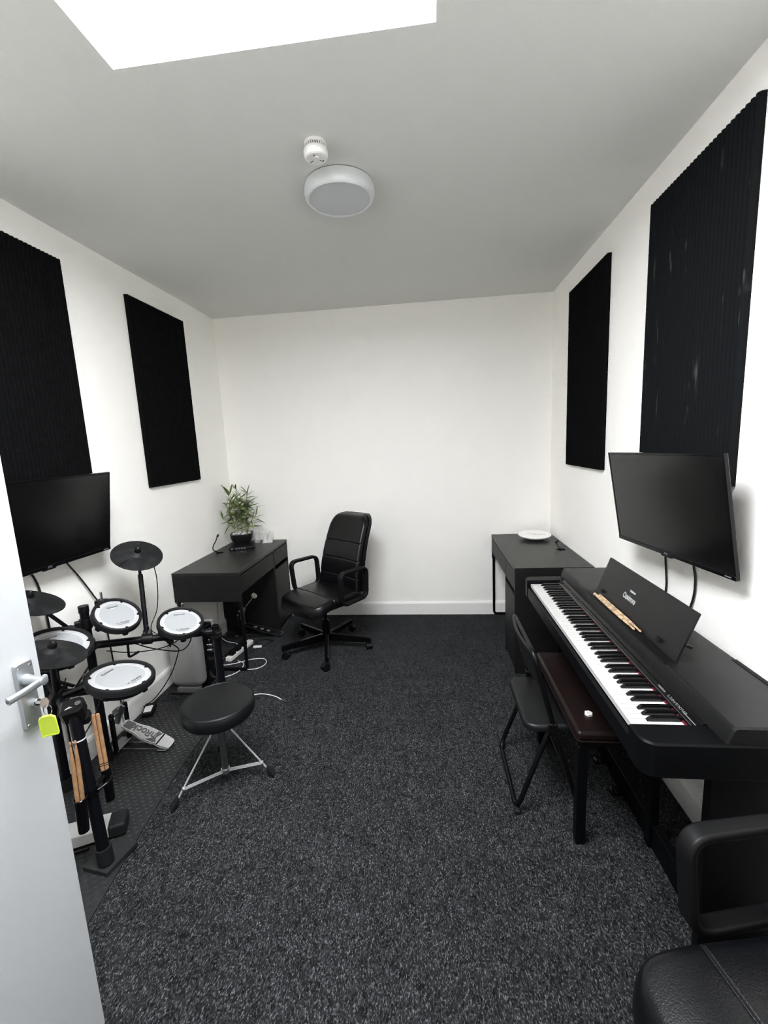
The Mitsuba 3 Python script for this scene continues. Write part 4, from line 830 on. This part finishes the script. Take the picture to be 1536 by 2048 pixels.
for i in range(NW):
    nme = names[i % 7]; prev = names[(i - 1) % 7]
    cr = max(0, bwid / 2 - offs[nme] + .0006) if nme in offs and i < NW - 1 else 0.0
    cl = max(0, bwid / 2 + offs[prev] + .0006) if prev in offs and i > 0 else 0.0
    key_ = (round(cl, 5), round(cr, 5))
    if key_ not in kp: kp[key_] = mikit.ply(white_key(*key_), 'm_white_key', False)
    add(k + '__white_key', {**kp[key_], 'to_world': mi.ScalarTransform4f().translate([0, KY1 - i * ww, 0])}, None)
    if nme in offs and i < NW - 1: bl.append(KY1 - (i + 1) * ww - offs[nme])
bk = hull([(x, sy * w_, z) for x, w_, z in ((cxb, bwid / 2, KZ - .012), (cxb, bwid / 2, KZ + .001), (cxb + .003, bwid / 2 - .0005, KZ + .005), (cxb + .011, bwid / 2 - .0016, KZ + .0118), (cx1, bwid / 2 - .0016, KZ + .0118), (cx1, bwid / 2, KZ - .012), (cx1, bwid / 2 - .0006, KZ + .008), (cxb + .008, bwid / 2 - .0006, KZ + .0075)) for sy in (-1, 1)])
bkp = mikit.ply(bk, 'm_black_key', 25)
for y in bl: add(k + '__black_key', {**bkp, 'to_world': mi.ScalarTransform4f().translate([0, y, 0])}, None)
# music rest
b0, t0 = np.array([.797, 0, .8385]), np.array([.862, 0, 1.010]); up_ = (t0 - b0); hgt = np.linalg.norm(up_); up_ /= hgt
MR = np.eye(4); MR[:3, 0] = [0, -1, 0]; MR[:3, 1] = up_; MR[:3, 2] = np.cross([0, -1, 0], up_); MR[:3, 3] = [b0[0], 1.776, b0[2]]
mr = part(k, 'music_rest', xf(bx(-.346, .346, 0, hgt, -.010, 0, .0015), MR), 'm_piano_top', 20)
part(mr, 'brand_lettering', xf(lettering('YAMAHA', .0075, np.eye(4), .0004, True, 1.1), MR @ trs(-.048, .1085, .0)), 'm_print', False)
part(mr, 'name_lettering', xf(lettering('Clavinova', .0225, np.eye(4), .0004, False, .74), MR @ trs(-.055, .079, .0)), 'm_print', False)
for x in (-.275, .235): part(mr, 'page_stop', xf(hull([(x + a, y, z) for a, z in ((-.013, 0), (.013, 0), (-.010, .012), (.010, .012)) for y in (.022, .034)]), MR), 'm_black_plastic', 20)
part(mr, 'support_lever', xf(bx(.337, .352, .062, .072, -.030, -.006, .002), MR), 'm_black_plastic', 20)
part(mr, 'rest_prop', cat(bx(.80, .92, 1.66, 1.672, .8365, .843), hull([(.905, y, .838) for y in (1.66, 1.672)] + [(.915, y, .838) for y in (1.66, 1.672)] + [(.842, y, .945) for y in (1.66, 1.672)] + [(.850, y, .945) for y in (1.66, 1.672)])), 'm_black_metal', False)
part(k, 'rest_tray', cat(bx(.760, .806, 1.425, 2.150, .8352, .8385, .001), bx(.7605, .7635, 1.425, 2.150, .838, .8415), bx(.774, .776, 1.43, 1.72, .838, .8395), bx(.782, .784, 1.43, 1.72, .838, .8395)), 'm_black_plastic', 20)
for i, o in enumerate((0, .0155)):
    dv = np.array([.006, -1, 0]); M = frame((.7725 + o * .98, 2.066 + (-.02 if i else 0), .8472), dv, (0, 0, 1))
    stick(M, ['outer worn drumstick lying on the piano music rest ledge', 'inner worn drumstick lying against the piano music rest'][i], 'm_stick_old')
# stand
part(k, 'side_leg', bx(.732, .990, 1.115, 1.143, .003, .685, .003), 'm_piano', 20)
part(k, 'side_leg', bx(.732, .990, 2.487, 2.515, .003, .685, .003), 'm_piano', 20)
part(k, 'side_foot', bx(.700, 1.0, 1.110, 1.148, .0015, .045, .004), 'm_piano', 20)
part(k, 'side_foot', bx(.700, 1.0, 2.482, 2.520, .0015, .045, .004), 'm_piano', 20)
part(k, 'pedal_rail', bx(.818, .850, 1.143, 2.487, .003, .105, .003), 'm_piano', 20)
for y in (1.945, 1.760):
    pd = smooth_path([(.822, y, .050), (.790, y, .056), (.765, y, .060), (.748, y, .054)], 6)
    V = []
    for i, c in enumerate(pd):
        t = i / (len(pd) - 1); w_ = .012 + .014 * smooth_t if False else .011 + .013 * min(1, max(0, (t - .15) / .4)); w_ *= math.sqrt(max(.12, 1 - max(0, (t - .82) / .19) ** 2)); V.append((c, w_))
    prof_ = [cat(hull([(c[0], c[1] + s * w_, c[2] + z) for c, w_ in (V[i], V[i + 1]) for s in (-1, 1) for z in (-.006, .002)] + [(c[0], c[1] + s * w_ * .6, c[2] + .007) for c, w_ in (V[i], V[i + 1]) for s in (-1, 1)])) for i in range(len(V) - 1)]
    part(k, 'pedal', cat(*prof_), 'm_gloss_black', 40, 'glossy black pedal')

# ---------------------------------------------------------------- bench and folding chair
k = thing('piano_bench', 'piano bench with a dark brown padded seat tucked under the keyboard', 'bench')
bx0, bx1, by0, by1 = .528, .850, 1.530, 2.165
part(k, 'cushion', bx(bx0, bx1, by0, by1, .462, .500, .014, 3), 'm_brown_vinyl', 45)
part(k, 'cushion_piping', mv(sweep(fillet([(bx0, by0, 0), (bx1, by0, 0), (bx1, by1, 0), (bx0, by1, 0)], .022, 6, True), circ(.004, 6), closed=True), 0, 0, .462), 'm_brown_vinyl', 60)
part(k, 'frame', bx(bx0 + .012, bx1 - .012, by0 + .012, by1 - .012, .428, .462, .003), 'm_black_metal', 20)
for x in (bx0 + .026, bx1 - .026):
    for y in (by0 + .032, by1 - .032): part(k, 'leg', bx(x - .019, x + .019, y - .019, y + .019, .0015, .430, .004), 'm_piano', 20)
k = thing('hexagon_piece', 'tiny white hexagonal piece with a hole lying on the bench', 'small part')
hx = Polygon([(.016 * math.cos(a), .016 * math.sin(a)) for a in np.radians(range(10, 370, 60))])
part(k, 'rim', mv(prism(hx.difference(Point(0, 0).buffer(.0055)), .008), .605, 1.640, .5006), 'm_white_plastic', 20)
part(k, 'hub', mv(prism(Point(0, 0).buffer(.0055).difference(Point(0, 0).buffer(.003)), .005), .605, 1.640, .5006), 'm_print', 30)

k = thing('folding_chair', 'black folding chair with tubular legs pushed against the piano bench', 'folding chair')
fy0, fy1 = 1.682, 2.098
R1 = .0105
fr = fillet([(.600, fy0, .014), (.482, fy0, .42), (.402, fy0, .735), (.402, fy1, .735), (.482, fy1, .42), (.600, fy1, .014)], .05, 7)
part(k, 'front_frame', tube(fr, R1, 12), 'm_black_metal', 60)
bkf = fillet([(.478, fy0 + .018, .405), (.336, fy0 + .004, .0125), (.336, fy1 - .004, .0125), (.478, fy1 - .018, .405)], .055, 7)
part(k, 'rear_frame', tube(bkf, R1, 12), 'm_black_metal', 60)
SL = .385
def fhw(s): r = .055; t = np.clip(min(s, SL - s) / r, 0, 1); return .196 - r * .9 * (1 - math.sqrt(max(0, 1 - (1 - t) ** 2)))
part(k, 'seat', pad_surface(fhw, SL, lambda X, S: 0 * X + .016, 26, 30, .014, .014, lambda V: np.c_[.372 + V[:, 1], (fy0 + fy1) / 2 + V[:, 0], .395 + V[:, 2] + .012 * (V[:, 1] / SL - .3)], .012), 'm_vinyl', 45)
BH = .165
part(k, 'backrest', pad_surface(lambda s: .205 - .035 * (1 - math.sqrt(max(0, 1 - (1 - np.clip(min(s, BH - s) / .04, 0, 1)) ** 2))), BH, lambda X, S: 0 * X + .008, 26, 16, .012, .012, lambda V: np.c_[.441 - V[:, 1] * .25 - V[:, 2] - .020 * (1 - (V[:, 0] / .2) ** 2), (fy0 + fy1) / 2 + V[:, 0], .578 + V[:, 1] * .97], .006), 'm_vinyl', 45)
for y in (fy0, fy1): part(k, 'hinge_bracket', bx(.462, .498, y - .012, y + .012, .388, .432, .004), 'm_black_metal', 20)
part(k, 'cross_bar', cyl((.560, fy0, .145), (.560, fy1, .145), .007, 12), 'm_black_metal', 30)
for y in (fy0 + .004, fy1 - .004): part(k, 'foot_cap', bx(.326, .350, y - .016, y + .016, .0008, .022, .004), 'm_rubber', 20)
for y in (fy0, fy1): part(k, 'foot_cap', bx(.590, .614, y - .013, y + .013, .0008, .026, .004), 'm_rubber', 20)
